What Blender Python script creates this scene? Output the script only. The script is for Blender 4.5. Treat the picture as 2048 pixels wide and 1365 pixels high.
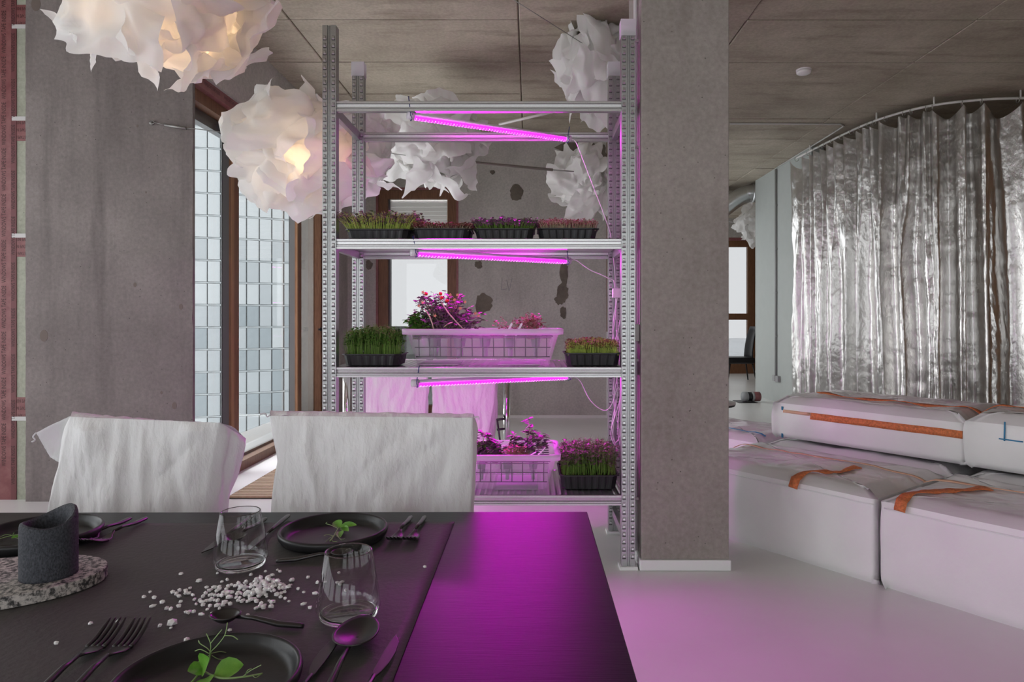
import bpy, bmesh, math, random
from mathutils import Vector, Matrix, noise

# ------------------------------------------------------------------ camera, world, exposure
for o in list(bpy.data.objects):
    bpy.data.objects.remove(o, do_unlink=True)
C = bpy.context.scene.collection
SC = bpy.context.scene
F, CX, CY, CH = 1365.33, 1060.0, 638.0, 1.15          # focal length (px of a 2048 frame), vanishing point, eye height
cam = bpy.data.cameras.new('camera'); cam.sensor_width = 36; cam.lens = 24
cam.shift_x = -(CX - 1024) / 2048; cam.shift_y = -(682.5 - CY) / 2048
cam.clip_start = 0.02; cam.clip_end = 3000
camo = bpy.data.objects.new('camera', cam); C.objects.link(camo)
camo.location = (0, 0, CH); camo.rotation_euler = (math.pi / 2, 0, 0)
SC.camera = camo
SKY = 6.0                                               # overcast sky radiance
GLASS_T = 0.335                                          # per-surface tint of the solar glass
w = bpy.data.worlds.new('overcast'); SC.world = w; w.use_nodes = True
bgn = w.node_tree.nodes['Background']; bgn.inputs[0].default_value = (0.97, 0.985, 1.0, 1); bgn.inputs[1].default_value = SKY
SC.view_settings.view_transform = 'Standard'; SC.view_settings.look = 'None'
SC.view_settings.exposure = 0.17; SC.view_settings.gamma = 1.0; SC.view_settings.use_curve_mapping = False
LED_POWER = 102.0
CEIL = 3.24

def portal(loc, rot, sx, sy):
    l = bpy.data.lights.new('sky_portal', 'AREA'); l.shape = 'RECTANGLE'; l.size = sx; l.size_y = sy
    l.cycles.is_portal = True
    o = bpy.data.objects.new('sky_portal', l); C.objects.link(o); o.location = loc; o.rotation_euler = rot
    return o
R90 = math.pi / 2
# daylight openings of the room: behind the camera, along the left side, and the glazing in view
portal((0.0, -3.95, 1.45), (R90, 0, 0), 8.0, 2.6)
portal((-4.25, 0.2, 1.45), (0, -R90, 0), 2.6, 7.4)
portal((-2.42, 5.8, 1.35), (0, -R90, 0), 2.6, 2.8)
portal((-1.31, 8.15, 1.35), (-R90, 0, 0), 0.9, 2.6)
portal((0.76, 11.2, 1.6), (0, -R90, 0), 2.2, 6.0)  # unseen side opening, added to light the far room
portal((3.6, 14.5, 1.45), (-R90, 0, 0), 2.2, 2.6)

def P(px, py, Y): return Vector(((px - CX) * Y / F, Y, CH - (py - CY) * Y / F))
def PZ(px, py, z):
    Y = F * (CH - z) / (py - CY)
    return Vector(((px - CX) * Y / F, Y, z))
rnd = random.Random(7)

# ------------------------------------------------------------------ materials
def nt(m):
    return m.node_tree.nodes, m.node_tree.links
def pm(name, col, rough=0.5, metal=0.0, spec=0.5, var=0.0, vscale=8.0, bump=0.0, bscale=60.0, trans=0.0, col2=None, stretch=(1, 1, 1), ior=1.45, sheen=0.0, coord='Object', bstretch=None, sss=0.0):
    m = bpy.data.materials.new(name); m.use_nodes = True
    N, L = nt(m); b = N['Principled BSDF']
    b.inputs['Base Color'].default_value = (*col, 1); b.inputs['Roughness'].default_value = rough
    b.inputs['Metallic'].default_value = metal; b.inputs['Specular IOR Level'].default_value = spec
    b.inputs['IOR'].default_value = ior
    if trans: b.inputs['Transmission Weight'].default_value = trans
    if sss:
        b.inputs['Subsurface Weight'].default_value = sss; b.inputs['Subsurface Scale'].default_value = 0.01
    if sheen: b.inputs['Sheen Weight'].default_value = sheen
    if var or bump or col2:
        if coord == 'World':
            g = N.new('ShaderNodeNewGeometry'); src = g.outputs['Position']
        else:
            g = N.new('ShaderNodeTexCoord'); src = g.outputs['Object']
        mp = N.new('ShaderNodeMapping'); mp.inputs['Scale'].default_value = stretch; L.new(src, mp.inputs['Vector'])
        if var or col2:
            n = N.new('ShaderNodeTexNoise'); n.inputs['Scale'].default_value = vscale; n.inputs['Detail'].default_value = 6; n.inputs['Roughness'].default_value = 0.6
            L.new(mp.outputs[0], n.inputs['Vector'])
            r = N.new('ShaderNodeValToRGB'); r.color_ramp.elements[0].position = 0.34; r.color_ramp.elements[1].position = 0.66
            c2 = col2 if col2 else tuple(min(1, c * (1 + var)) for c in col)
            c1 = col if col2 else tuple(c * (1 - var) for c in col)
            r.color_ramp.elements[0].color = (*c1, 1); r.color_ramp.elements[1].color = (*c2, 1)
            L.new(n.outputs['Fac'], r.inputs['Fac']); L.new(r.outputs['Color'], b.inputs['Base Color'])
        if bump:
            mp2 = N.new('ShaderNodeMapping'); mp2.inputs['Scale'].default_value = bstretch or stretch; L.new(src, mp2.inputs['Vector'])
            n2 = N.new('ShaderNodeTexNoise'); n2.inputs['Scale'].default_value = bscale; n2.inputs['Detail'].default_value = 5
            L.new(mp2.outputs[0], n2.inputs['Vector'])
            bp = N.new('ShaderNodeBump'); bp.inputs['Strength'].default_value = bump; bp.inputs['Distance'].default_value = 0.01
            L.new(n2.outputs['Fac'], bp.inputs['Height']); L.new(bp.outputs[0], b.inputs['Normal'])
    return m

def concrete(name, c1, c2, stain, streak=(1, 1, 0.25), pits=True, rough=0.75, big=1.3):
    m = bpy.data.materials.new(name); m.use_nodes = True
    N, L = nt(m); b = N['Principled BSDF']; b.inputs['Roughness'].default_value = rough; b.inputs['Specular IOR Level'].default_value = 0.3
    g = N.new('ShaderNodeNewGeometry')
    def nz(scale, detail, st=(1, 1, 1), off=0.0):
        mp = N.new('ShaderNodeMapping'); mp.inputs['Scale'].default_value = st; mp.inputs['Location'].default_value = (off, off * 1.7, off * .3)
        L.new(g.outputs['Position'], mp.inputs['Vector'])
        n = N.new('ShaderNodeTexNoise'); n.inputs['Scale'].default_value = scale; n.inputs['Detail'].default_value = detail; n.inputs['Roughness'].default_value = 0.62
        L.new(mp.outputs[0], n.inputs['Vector']); return n.outputs['Fac']
    def ramp(f, p0, p1, a=(0, 0, 0), z=(1, 1, 1)):
        r = N.new('ShaderNodeValToRGB'); r.color_ramp.elements[0].position = p0; r.color_ramp.elements[1].position = p1
        r.color_ramp.elements[0].color = (*a, 1); r.color_ramp.elements[1].color = (*z, 1); L.new(f, r.inputs['Fac']); return r.outputs['Color']
    def mix(f, a, z, mode='MIX'):
        x = N.new('ShaderNodeMix'); x.data_type = 'RGBA'; x.blend_type = mode
        if isinstance(f, float): x.inputs[0].default_value = f
        else: L.new(f, x.inputs[0])
        for i, v in ((6, a), (7, z)):
            if isinstance(v, tuple): x.inputs[i].default_value = (*v, 1)
            else: L.new(v, x.inputs[i])
        return x.outputs[2]
    base = mix(ramp(nz(big, 7), 0.32, 0.68), c1, c2)
    st = mix(ramp(nz(3.2, 5, streak, 4.0), 0.52, 0.78), base, stain)
    fine = ramp(nz(45, 4), 0.25, 0.75, (0.80, 0.80, 0.80), (1.12, 1.12, 1.12))
    out = mix(1.0, st, fine, 'MULTIPLY')
    hgt = nz(30, 6)
    if pits:
        v = N.new('ShaderNodeTexVoronoi'); v.inputs['Scale'].default_value = 26; L.new(g.outputs['Position'], v.inputs['Vector'])
        pit = ramp(v.outputs['Distance'], 0.06, 0.10)
        msk = ramp(nz(9, 2, (1, 1, 1), 9.0), 0.50, 0.56)
        pitm = mix(msk, (1, 1, 1), pit)
        out = mix(pitm, (c1[0] * .45, c1[1] * .45, c1[2] * .45), out)
    L.new(out, b.inputs['Base Color'])
    bp = N.new('ShaderNodeBump'); bp.inputs['Strength'].default_value = 0.25; bp.inputs['Distance'].default_value = 0.006
    L.new(hgt, bp.inputs['Height']); L.new(bp.outputs[0], b.inputs['Normal'])
    return m

def sheet_mat(name, col, transl=0.4, transp=0.0, rough=0.6, bump=0.0, bscale=40.0, bstretch=(1, 1, 1), gloss=0.04):
    """thin translucent sheet: diffuse + translucent (+ clear) + a little gloss"""
    m = bpy.data.materials.new(name); m.use_nodes = True
    N, L = nt(m); N.remove(N['Principled BSDF']); out = N['Material Output']
    d = N.new('ShaderNodeBsdfDiffuse'); d.inputs[0].default_value = (*col, 1)
    t = N.new('ShaderNodeBsdfTranslucent'); t.inputs[0].default_value = (*col, 1)
    a = N.new('ShaderNodeMixShader'); a.inputs[0].default_value = transl; L.new(d.outputs[0], a.inputs[1]); L.new(t.outputs[0], a.inputs[2])
    s = a.outputs[0]
    if transp:
        tp = N.new('ShaderNodeBsdfTransparent'); b = N.new('ShaderNodeMixShader'); b.inputs[0].default_value = transp
        L.new(s, b.inputs[1]); L.new(tp.outputs[0], b.inputs[2]); s = b.outputs[0]
    gl = N.new('ShaderNodeBsdfGlossy'); gl.inputs['Roughness'].default_value = rough
    c = N.new('ShaderNodeMixShader'); c.inputs[0].default_value = gloss; L.new(s, c.inputs[1]); L.new(gl.outputs[0], c.inputs[2])
    L.new(c.outputs[0], out.inputs[0])
    if bump:
        g = N.new('ShaderNodeTexCoord'); mp = N.new('ShaderNodeMapping'); mp.inputs['Scale'].default_value = bstretch; L.new(g.outputs['Object'], mp.inputs['Vector'])
        n = N.new('ShaderNodeTexNoise'); n.inputs['Scale'].default_value = bscale; n.inputs['Detail'].default_value = 6; L.new(mp.outputs[0], n.inputs['Vector'])
        bp = N.new('ShaderNodeBump'); bp.inputs['Strength'].default_value = bump; bp.inputs['Distance'].default_value = 0.01; L.new(n.outputs['Fac'], bp.inputs['Height'])
        for q in (d, t, gl): L.new(bp.outputs[0], q.inputs['Normal'])
    return m

def thin_glass(name, tint, gloss_ior=1.45, rough=0.0):
    m = bpy.data.materials.new(name); m.use_nodes = True
    N, L = nt(m); N.remove(N['Principled BSDF']); out = N['Material Output']
    t = N.new('ShaderNodeBsdfTransparent'); t.inputs[0].default_value = (*tint, 1)
    g = N.new('ShaderNodeBsdfGlossy'); g.inputs['Roughness'].default_value = rough
    f = N.new('ShaderNodeFresnel')
    ge = N.new('ShaderNodeNewGeometry'); mx = N.new('ShaderNodeMix'); mx.inputs[2].default_value = gloss_ior; mx.inputs[3].default_value = 1 / gloss_ior
    L.new(ge.outputs['Backfacing'], mx.inputs[0]); L.new(mx.outputs[0], f.inputs[0])     # a thin pane reflects alike on both faces
    a = N.new('ShaderNodeMixShader'); L.new(f.outputs[0], a.inputs[0]); L.new(t.outputs[0], a.inputs[1]); L.new(g.outputs[0], a.inputs[2])
    L.new(a.outputs[0], out.inputs[0]); return m

def emit(name, col, s):
    m = bpy.data.materials.new(name); m.use_nodes = True
    N, L = nt(m); N.remove(N['Principled BSDF']); e = N.new('ShaderNodeEmission'); e.inputs[0].default_value = (*col, 1); e.inputs[1].default_value = s
    L.new(e.outputs[0], N['Material Output'].inputs[0]); return m

M = {}
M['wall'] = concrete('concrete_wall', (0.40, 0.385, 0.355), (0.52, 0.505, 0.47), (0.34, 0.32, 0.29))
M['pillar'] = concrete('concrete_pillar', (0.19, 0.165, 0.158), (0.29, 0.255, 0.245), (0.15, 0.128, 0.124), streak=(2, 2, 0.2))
M['column'] = concrete('concrete_column', (0.285, 0.258, 0.232), (0.36, 0.33, 0.30), (0.24, 0.212, 0.188))
M['ceil'] = concrete('concrete_ceiling', (0.36, 0.31, 0.245), (0.50, 0.44, 0.355), (0.25, 0.20, 0.15), streak=(0.5, 2.2, 1), pits=False, rough=0.7, big=1.8)
M['patch'] = pm('bare_plaster_patch', (0.15, 0.13, 0.105), 0.9, var=0.2, bump=0.4, bscale=80)
M['jambc'] = concrete('jamb_concrete', (0.36, 0.37, 0.30), (0.46, 0.47, 0.39), (0.30, 0.30, 0.23))
M['floor'] = pm('white_floor', (0.72, 0.72, 0.70), 0.28, var=0.03, vscale=2.0, bump=0.03, bscale=12, coord='World')
M['white_wall'] = pm('pale_wall_paint', (0.42, 0.445, 0.425), 0.7, var=0.02)
M['plain'] = pm('room_shell', (0.46, 0.44, 0.41), 0.8, var=0.1, vscale=1.5)
M['brown'] = pm('brown_window_wood', (0.135, 0.06, 0.028), 0.45, col2=(0.21, 0.10, 0.05), vscale=14, stretch=(6, 6, 0.6))
M['brown_edge'] = pm('light_brown_edge', (0.30, 0.16, 0.08), 0.45)
M['alu'] = pm('dark_window_aluminium', (0.10, 0.10, 0.10), 0.4)
M['white_sill'] = pm('white_sill', (0.8, 0.8, 0.8), 0.4)
M['solar'] = thin_glass('solar_glass', (GLASS_T, GLASS_T * 1.005, GLASS_T * 1.01))
M['clear'] = thin_glass('clear_glass', (0.96, 0.965, 0.965))
M['solar_mid'] = thin_glass('mid_tint_glass', (0.62, 0.625, 0.63))
M['solar_dark'] = thin_glass('grey_glass', (0.55, 0.55, 0.555), 1.6)
M['tape'] = pm('red_tape', (0.20, 0.062, 0.066), 0.4, col2=(0.28, 0.115, 0.115), vscale=12)
M['ink'] = pm('black_ink', (0.05, 0.02, 0.02), 0.6)
M['clearstrip'] = pm('grey_white_strip', (0.62, 0.60, 0.60), 0.4)
M['galv'] = pm('galvanised_steel', (0.52, 0.52, 0.525), 0.33, metal=1.0, col2=(0.58, 0.58, 0.58), vscale=160)
M['galv_dark'] = pm('galvanised_post', (0.40, 0.41, 0.41), 0.36, metal=1.0, col2=(0.46, 0.47, 0.47), vscale=120)
M['hole'] = pm('punched_shadow', (0.08, 0.08, 0.08), 0.6)
M['led'] = emit('led_glow', (1.0, 0.0005, 0.92), LED_POWER)
M['led_dot'] = emit('led_dot', (1.0, 0.22, 0.80), 3.0)
M['led_blue'] = emit('led_dot_blue', (0.6, 0.4, 1.0), 3.0)
M['bar'] = pm('white_lamp_housing', (0.72, 0.70, 0.74), 0.4)
M['cable'] = pm('white_cable', (0.78, 0.76, 0.78), 0.45)
M['tie'] = pm('blue_twist_tie', (0.02, 0.03, 0.16), 0.5)
M['blackp'] = pm('black_plastic', (0.018, 0.018, 0.02), 0.42, var=0.2, vscale=20)
M['soil'] = pm('soil', (0.05, 0.03, 0.02), 0.9, var=0.4, vscale=50)
M['tub'] = sheet_mat('frosted_tub', (0.83, 0.82, 0.85), 0.5, 0.77, 0.25, gloss=0.05)
M['tubrim'] = sheet_mat('frosted_tub_rim', (0.86, 0.85, 0.88), 0.5, 0.12, 0.25, gloss=0.06)
M['wire'] = pm('dark_wire', (0.025, 0.025, 0.03), 0.5)
M['netpot'] = pm('grey_net_pot', (0.45, 0.45, 0.48), 0.5)
M['waterp'] = thin_glass('nutrient_water', (0.80, 0.82, 0.84), 1.33)
M['paper'] = sheet_mat('white_lamp_paper', (0.93, 0.92, 0.905), 0.48, 0.0, 0.5, bump=0.15, bscale=14)
M['bulb'] = emit('warm_bulb', (1.0, 0.62, 0.30), 6.0)
M['bulb_off'] = pm('frosted_bulb', (0.8, 0.8, 0.78), 0.3)
M['socket'] = pm('white_socket', (0.75, 0.75, 0.73), 0.4)
M['steelwire'] = pm('steel_cable', (0.30, 0.29, 0.28), 0.4, metal=0.8)
M['rodgrey'] = pm('grey_tube', (0.33, 0.30, 0.27), 0.5, metal=0.2)
M['sack'] = sheet_mat('white_woven_sack', (0.90, 0.90, 0.90), 0.12, 0.0, 0.45, bump=0.50, bscale=38, bstretch=(1.8, 1, 0.8), gloss=0.04)
M['sackthin'] = sheet_mat('thin_woven_sack', (0.84, 0.84, 0.845), 0.40, 0.05, 0.45, bump=0.3, bscale=26, bstretch=(3, 1, 0.8), gloss=0.04)
M['bag'] = pm('white_bulk_bag', (0.80, 0.785, 0.79), 0.40, var=0.02, vscale=5, bump=0.45, bscale=9, bstretch=(1, 1, 0.8))
M['bagtop'] = pm('shiny_bulk_bag_top', (0.70, 0.67, 0.68), 0.22, var=0.03, vscale=5, bump=0.35, bscale=7, bstretch=(1, 2.2, 1))
M['strap'] = pm('orange_webbing', (0.66, 0.19, 0.07), 0.7, var=0.25, vscale=90, bump=0.5, bscale=160)
M['stitch'] = pm('pale_orange_stitching', (0.72, 0.42, 0.30), 0.7)
M['blue'] = pm('blue_thread', (0.05, 0.22, 0.40), 0.7)
M['silver'] = pm('silver_foil_curtain', (0.56, 0.545, 0.53), 0.28, metal=1.0, bump=0.5, bscale=26, bstretch=(1, 1, 0.6), col2=(0.64, 0.63, 0.61), vscale=6)
M['rail'] = pm('pale_rail', (0.68, 0.66, 0.63), 0.4)
M['ring'] = pm('curtain_ring', (0.45, 0.43, 0.40), 0.35, metal=0.7)
M['table'] = pm('black_table', (0.0115, 0.011, 0.0115), 0.33, col2=(0.017, 0.016, 0.0165), vscale=10, stretch=(0.8, 14, 1), bump=0.06, bscale=40, bstretch=(0.6, 12, 1), spec=0.20)
M['runner'] = pm('dark_paper', (0.078, 0.074, 0.072), 0.55, var=0.06, vscale=3, bump=0.12, bscale=120, spec=0.35)
M['plate'] = pm('black_stoneware', (0.017, 0.017, 0.018), 0.38, var=0.1, bump=0.03, bscale=100)
M['cutlery'] = pm('black_steel', (0.075, 0.072, 0.073), 0.30, metal=0.8)
M['glassw'] = thin_glass('clear_tumbler_wall', (0.965, 0.968, 0.97), 1.5)
M['glassb'] = pm('clear_tumbler_base', (1, 1, 1), 0.0, trans=1.0, ior=1.5)
M['salt'] = pm('salt', (0.95, 0.95, 0.95), 0.35, sss=0.0)
M['candle'] = pm('charcoal_candle', (0.022, 0.025, 0.033), 0.7, col2=(0.075, 0.08, 0.095), vscale=420, stretch=(1, 1, 0.7), bump=0.4, bscale=420, bstretch=(1, 1, 0.7))
M['pea'] = pm('pea_shoot_green', (0.10, 0.30, 0.03), 0.4, col2=(0.20, 0.42, 0.06), vscale=60)
M['peastem'] = pm('pea_shoot_stem', (0.28, 0.42, 0.16), 0.45)
M['stem_y'] = pm('yellow_green_stems', (0.48, 0.62, 0.13), 0.5, var=0.25, vscale=60)
M['stem_g'] = pm('green_stems', (0.18, 0.32, 0.06), 0.5, var=0.25, vscale=60)
M['stem_p'] = pm('pale_stems', (0.48, 0.40, 0.28), 0.5, var=0.2, vscale=60)
M['leaf_g'] = pm('green_leaves', (0.04, 0.13, 0.02), 0.45, col2=(0.14, 0.30, 0.04), vscale=40)
M['leaf_gp'] = pm('green_purple_lit_leaves', (0.07, 0.16, 0.03), 0.45, col2=(0.32, 0.14, 0.24), vscale=22)  # purple here is mostly grow-light tint mixed into the leaf colour
M['leaf_r'] = pm('red_brown_leaves', (0.32, 0.09, 0.09), 0.45, col2=(0.20, 0.14, 0.06), vscale=30)
M['leaf_r2'] = pm('rusty_leaves', (0.36, 0.14, 0.09), 0.45, col2=(0.40, 0.18, 0.18), vscale=30)
M['leaf_pu'] = pm('purple_lit_leaves', (0.32, 0.10, 0.32), 0.45, col2=(0.11, 0.15, 0.05), vscale=25)  # grow-light purple painted into the leaf colour
M['tomato'] = pm('red_fruit', (0.62, 0.03, 0.02), 0.25)
M['flower'] = pm('salmon_blossom', (0.75, 0.28, 0.20), 0.5)
M['chrome'] = pm('chrome', (0.7, 0.7, 0.7), 0.12, metal=1.0)
M['black'] = pm('black_paint', (0.012, 0.012, 0.013), 0.4)
M['duct'] = pm('duct_steel', (0.62, 0.63, 0.64), 0.28, metal=1.0, bump=0.2, bscale=14, bstretch=(1, 1, 1))
M['conduit'] = pm('grey_conduit', (0.34, 0.34, 0.34), 0.45)
M['conduitw'] = pm('pale_conduit', (0.55, 0.53, 0.51), 0.45)
M['grille'] = pm('oak_slats', (0.36, 0.24, 0.14), 0.5, col2=(0.46, 0.33, 0.21), vscale=9, stretch=(3, 20, 1), coord='World')
M['detector'] = pm('white_detector', (0.82, 0.78, 0.78), 0.4)
M['towerbody'] = pm('tower_core', (0.085, 0.096, 0.10), 0.5)
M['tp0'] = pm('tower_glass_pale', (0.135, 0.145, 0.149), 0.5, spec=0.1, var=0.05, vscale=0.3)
M['tp1'] = pm('tower_reflection_mid', (0.112, 0.122, 0.127), 0.5, spec=0.1, var=0.08, vscale=0.3)
M['tp2'] = pm('tower_reflection_dark', (0.082, 0.094, 0.10), 0.5, spec=0.1, var=0.12, vscale=0.4)  # darker tones carry the painted reflection of the city
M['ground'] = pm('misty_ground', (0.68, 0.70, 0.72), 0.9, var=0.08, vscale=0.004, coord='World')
M['parapet'] = pm('grey_parapet', (0.30, 0.31, 0.31), 0.7)
M['blind'] = sheet_mat('cream_blind', (0.80, 0.78, 0.72), 0.6, 0.35, 0.6)
M['granite'] = None
def granite():
    m = bpy.data.materials.new('speckled_granite'); m.use_nodes = True
    N, L = nt(m); b = N['Principled BSDF']; b.inputs['Roughness'].default_value = 0.55
    g = N.new('ShaderNodeTexCoord')
    n = N.new('ShaderNodeTexNoise'); n.inputs['Scale'].default_value = 115; n.inputs['Detail'].default_value = 4; n.inputs['Roughness'].default_value = 0.7; L.new(g.outputs['Object'], n.inputs['Vector'])
    r = N.new('ShaderNodeValToRGB'); e = r.color_ramp.elements; e[0].position = 0.40; e[0].color = (0.03, 0.03, 0.03, 1); e[1].position = 0.62; e[1].color = (0.60, 0.56, 0.53, 1)
    x = e.new(0.47); x.color = (0.16, 0.15, 0.145, 1); x = e.new(0.52); x.color = (0.42, 0.39, 0.37, 1)
    L.new(n.outputs['Fac'], r.inputs['Fac']); L.new(r.outputs[0], b.inputs['Base Color']); return m
M['granite'] = granite()

# ------------------------------------------------------------------ mesh building helpers
def wm(o):
    m = Matrix.Identity(4)
    while o is not None:
        m = o.matrix_basis @ m; o = o.parent
    return m
class MB:
    def __init__(s): s.v = []; s.f = []
    def add(s, vs, fs):
        n = len(s.v); s.v += [tuple(v) for v in vs]; s.f += [tuple(i + n for i in f) for f in fs]; return s
    def box(s, x0, x1, y0, y1, z0, z1):
        return s.add([(x0, y0, z0), (x1, y0, z0), (x1, y1, z0), (x0, y1, z0), (x0, y0, z1), (x1, y0, z1), (x1, y1, z1), (x0, y1, z1)],
                     [(0, 3, 2, 1), (4, 5, 6, 7), (0, 1, 5, 4), (1, 2, 6, 5), (2, 3, 7, 6), (3, 0, 4, 7)])
    def prism(s, poly, axis, a, b):
        """extrude 2-D polygon along axis: 'z' uses (x,y), 'y' uses (x,z), 'x' uses (y,z)"""
        n = len(poly)
        def mk(p, t): return {'z': (p[0], p[1], t), 'y': (p[0], t, p[1]), 'x': (t, p[0], p[1])}[axis]
        vs = [mk(p, a) for p in poly] + [mk(p, b) for p in poly]
        return s.add(vs, [tuple(range(n))[::-1], tuple(range(n, 2 * n))] + [(i, (i + 1) % n, n + (i + 1) % n, n + i) for i in range(n)])
    def tube(s, pts, r, n=8, cap=True, r2=None):
        pts = [Vector(p) for p in pts]; k = len(pts); vs = []; fs = []
        up = Vector((0, 0, 1))
        prev = None
        for i, p in enumerate(pts):
            d = (pts[min(i + 1, k - 1)] - pts[max(i - 1, 0)])
            if d.length < 1e-9: d = Vector((0, 0, 1))
            d.normalize()
            if prev is None:
                a = d.cross(up if abs(d.z) < 0.95 else Vector((1, 0, 0))).normalized()
            else:
                a = (prev - d * prev.dot(d))
                a = a.normalized() if a.length > 1e-6 else d.orthogonal().normalized()
            prev = a; b = d.cross(a)
            rr = r[i] if isinstance(r, (list, tuple)) else r
            for j in range(n):
                t = 2 * math.pi * j / n
                vs.append(p + a * math.cos(t) * rr + b * math.sin(t) * rr)
        for i in range(k - 1):
            for j in range(n):
                fs.append((i * n + j, i * n + (j + 1) % n, (i + 1) * n + (j + 1) % n, (i + 1) * n + j))
        if cap:
            fs.append(tuple(range(n))[::-1]); fs.append(tuple((k - 1) * n + j for j in range(n)))
        return s.add(vs, fs)
    def lathe(s, prof, n=32, c=(0, 0, 0), close=False):
        vs = []; fs = []; k = len(prof)
        for r, z in prof:
            for j in range(n):
                t = 2 * math.pi * j / n; vs.append((c[0] + r * math.cos(t), c[1] + r * math.sin(t), c[2] + z))
        for i in range(k - 1):
            for j in range(n):
                fs.append((i * n + j, i * n + (j + 1) % n, (i + 1) * n + (j + 1) % n, (i + 1) * n + j))
        if not close:
            if prof[0][0] > 1e-6: fs.append(tuple(range(n))[::-1])
            if prof[-1][0] > 1e-6: fs.append(tuple((k - 1) * n + j for j in range(n)))
        return s.add(vs, fs)
    def grid(s, fn, nu, nv, wrap=False):
        vs = [fn(i / (nu if wrap else nu - 1), j / (nv - 1)) for j in range(nv) for i in range(nu)]
        fs = []
        for j in range(nv - 1):
            for i in range(nu if wrap else nu - 1):
                i2 = (i + 1) % nu
                fs.append((j * nu + i, j * nu + i2, (j + 1) * nu + i2, (j + 1) * nu + i))
        return s.add(vs, fs)
    def loft(s, secs, n=8):
        """secs: (x, z, half width, half thickness) along local x"""
        vs = []; fs = []
        for x, z, hw, ht in secs:
            for j in range(n):
                t = 2 * math.pi * j / n; vs.append((x, hw * math.cos(t), z + ht * math.sin(t)))
        for i in range(len(secs) - 1):
            for j in range(n): fs.append((i * n + j, i * n + (j + 1) % n, (i + 1) * n + (j + 1) % n, (i + 1) * n + j))
        fs.append(tuple(range(n))[::-1]); fs.append(tuple((len(secs) - 1) * n + j for j in range(n)))
        return s.add(vs, fs)
    def ball(s, c, r, n=8):
        pr = [(max(1e-5, r * math.sin(math.pi * i / n)), -r * math.cos(math.pi * i / n)) for i in range(n + 1)]
        return s.lathe(pr, n * 2, c, True)
    def data(s, name, mat, smooth=False):
        me = bpy.data.meshes.new(name); me.from_pydata(s.v, [], s.f); me.update()
        if mat is not None: me.materials.append(mat)
        if smooth:
            for p in me.polygons: p.use_smooth = True
        return me
    def build(s, name, mat, parent=None, smooth=False, world=False, kind=None, bevel=0.0, weld=True, recalc=True):
        if parent is not None and world:
            inv = wm(parent).inverted(); s.v = [tuple(inv @ Vector(v)) for v in s.v]
        me = s.data(name, mat, smooth)
        if recalc:
            bm = bmesh.new(); bm.from_mesh(me); bmesh.ops.recalc_face_normals(bm, faces=bm.faces); bm.to_mesh(me); bm.free()
        o = bpy.data.objects.new(name, me); C.objects.link(o)
        if parent is not None: o.parent = parent
        if kind: o['kind'] = kind
        if bevel:
            md = o.modifiers.new('bevel', 'BEVEL'); md.width = bevel; md.segments = 2; md.limit_method = 'ANGLE'
        return o
def inst(name, me, parent=None, loc=(0, 0, 0), rot=(0, 0, 0), scale=(1, 1, 1)):
    o = bpy.data.objects.new(name, me); C.objects.link(o)
    if parent is not None: o.parent = parent
    o.location = loc; o.rotation_euler = rot; o.scale = scale
    return o
def thing(name, label, cat, loc=(0, 0, 0), rz=0.0, group=None):
    o = bpy.data.objects.new(name, None); C.objects.link(o); o.location = loc; o.rotation_euler = (0, 0, rz); o.empty_display_size = 0.05
    o['label'] = label; o['category'] = cat
    if group: o['group'] = group
    return o
def tag(o, label, cat, group=None):
    o['label'] = label; o['category'] = cat
    if group: o['group'] = group
    return o
def struct(o, label=None):
    o['kind'] = 'structure'
    if label: o['label'] = label
    return o
def box(name, mat, x0, x1, y0, y1, z0, z1, parent=None, bevel=0.0, world=True):
    return MB().box(x0, x1, y0, y1, z0, z1).build(name, mat, parent, world=world, bevel=bevel)
def spline(pts, n):
    pts = [Vector(p) for p in pts]; out = []
    k = len(pts)
    for i in range(k - 1):
        p0, p1, p2, p3 = pts[max(i - 1, 0)], pts[i], pts[i + 1], pts[min(i + 2, k - 1)]
        for j in range(n):
            t = j / n
            out.append(0.5 * ((2 * p1) + (p2 - p0) * t + (2 * p0 - 5 * p1 + 4 * p2 - p3) * t * t + (3 * p1 - p0 - 3 * p2 + p3) * t ** 3))
    out.append(pts[-1]); return out
def nz(x, y, z=0.0): return noise.noise(Vector((x, y, z)))
def text_mesh(body, size, mat, name='lettering'):
    cu = bpy.data.curves.new(name, 'FONT'); cu.body = body; cu.size = size; cu.align_x = 'CENTER'; cu.align_y = 'CENTER'; cu.resolution_u = 2
    o = bpy.data.objects.new(name, cu); C.objects.link(o)
    dg = bpy.context.evaluated_depsgraph_get(); dg.update()
    me = bpy.data.meshes.new_from_object(o.evaluated_get(dg)); bpy.data.objects.remove(o, do_unlink=True)
    me.materials.clear(); me.materials.append(mat); return me

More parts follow.
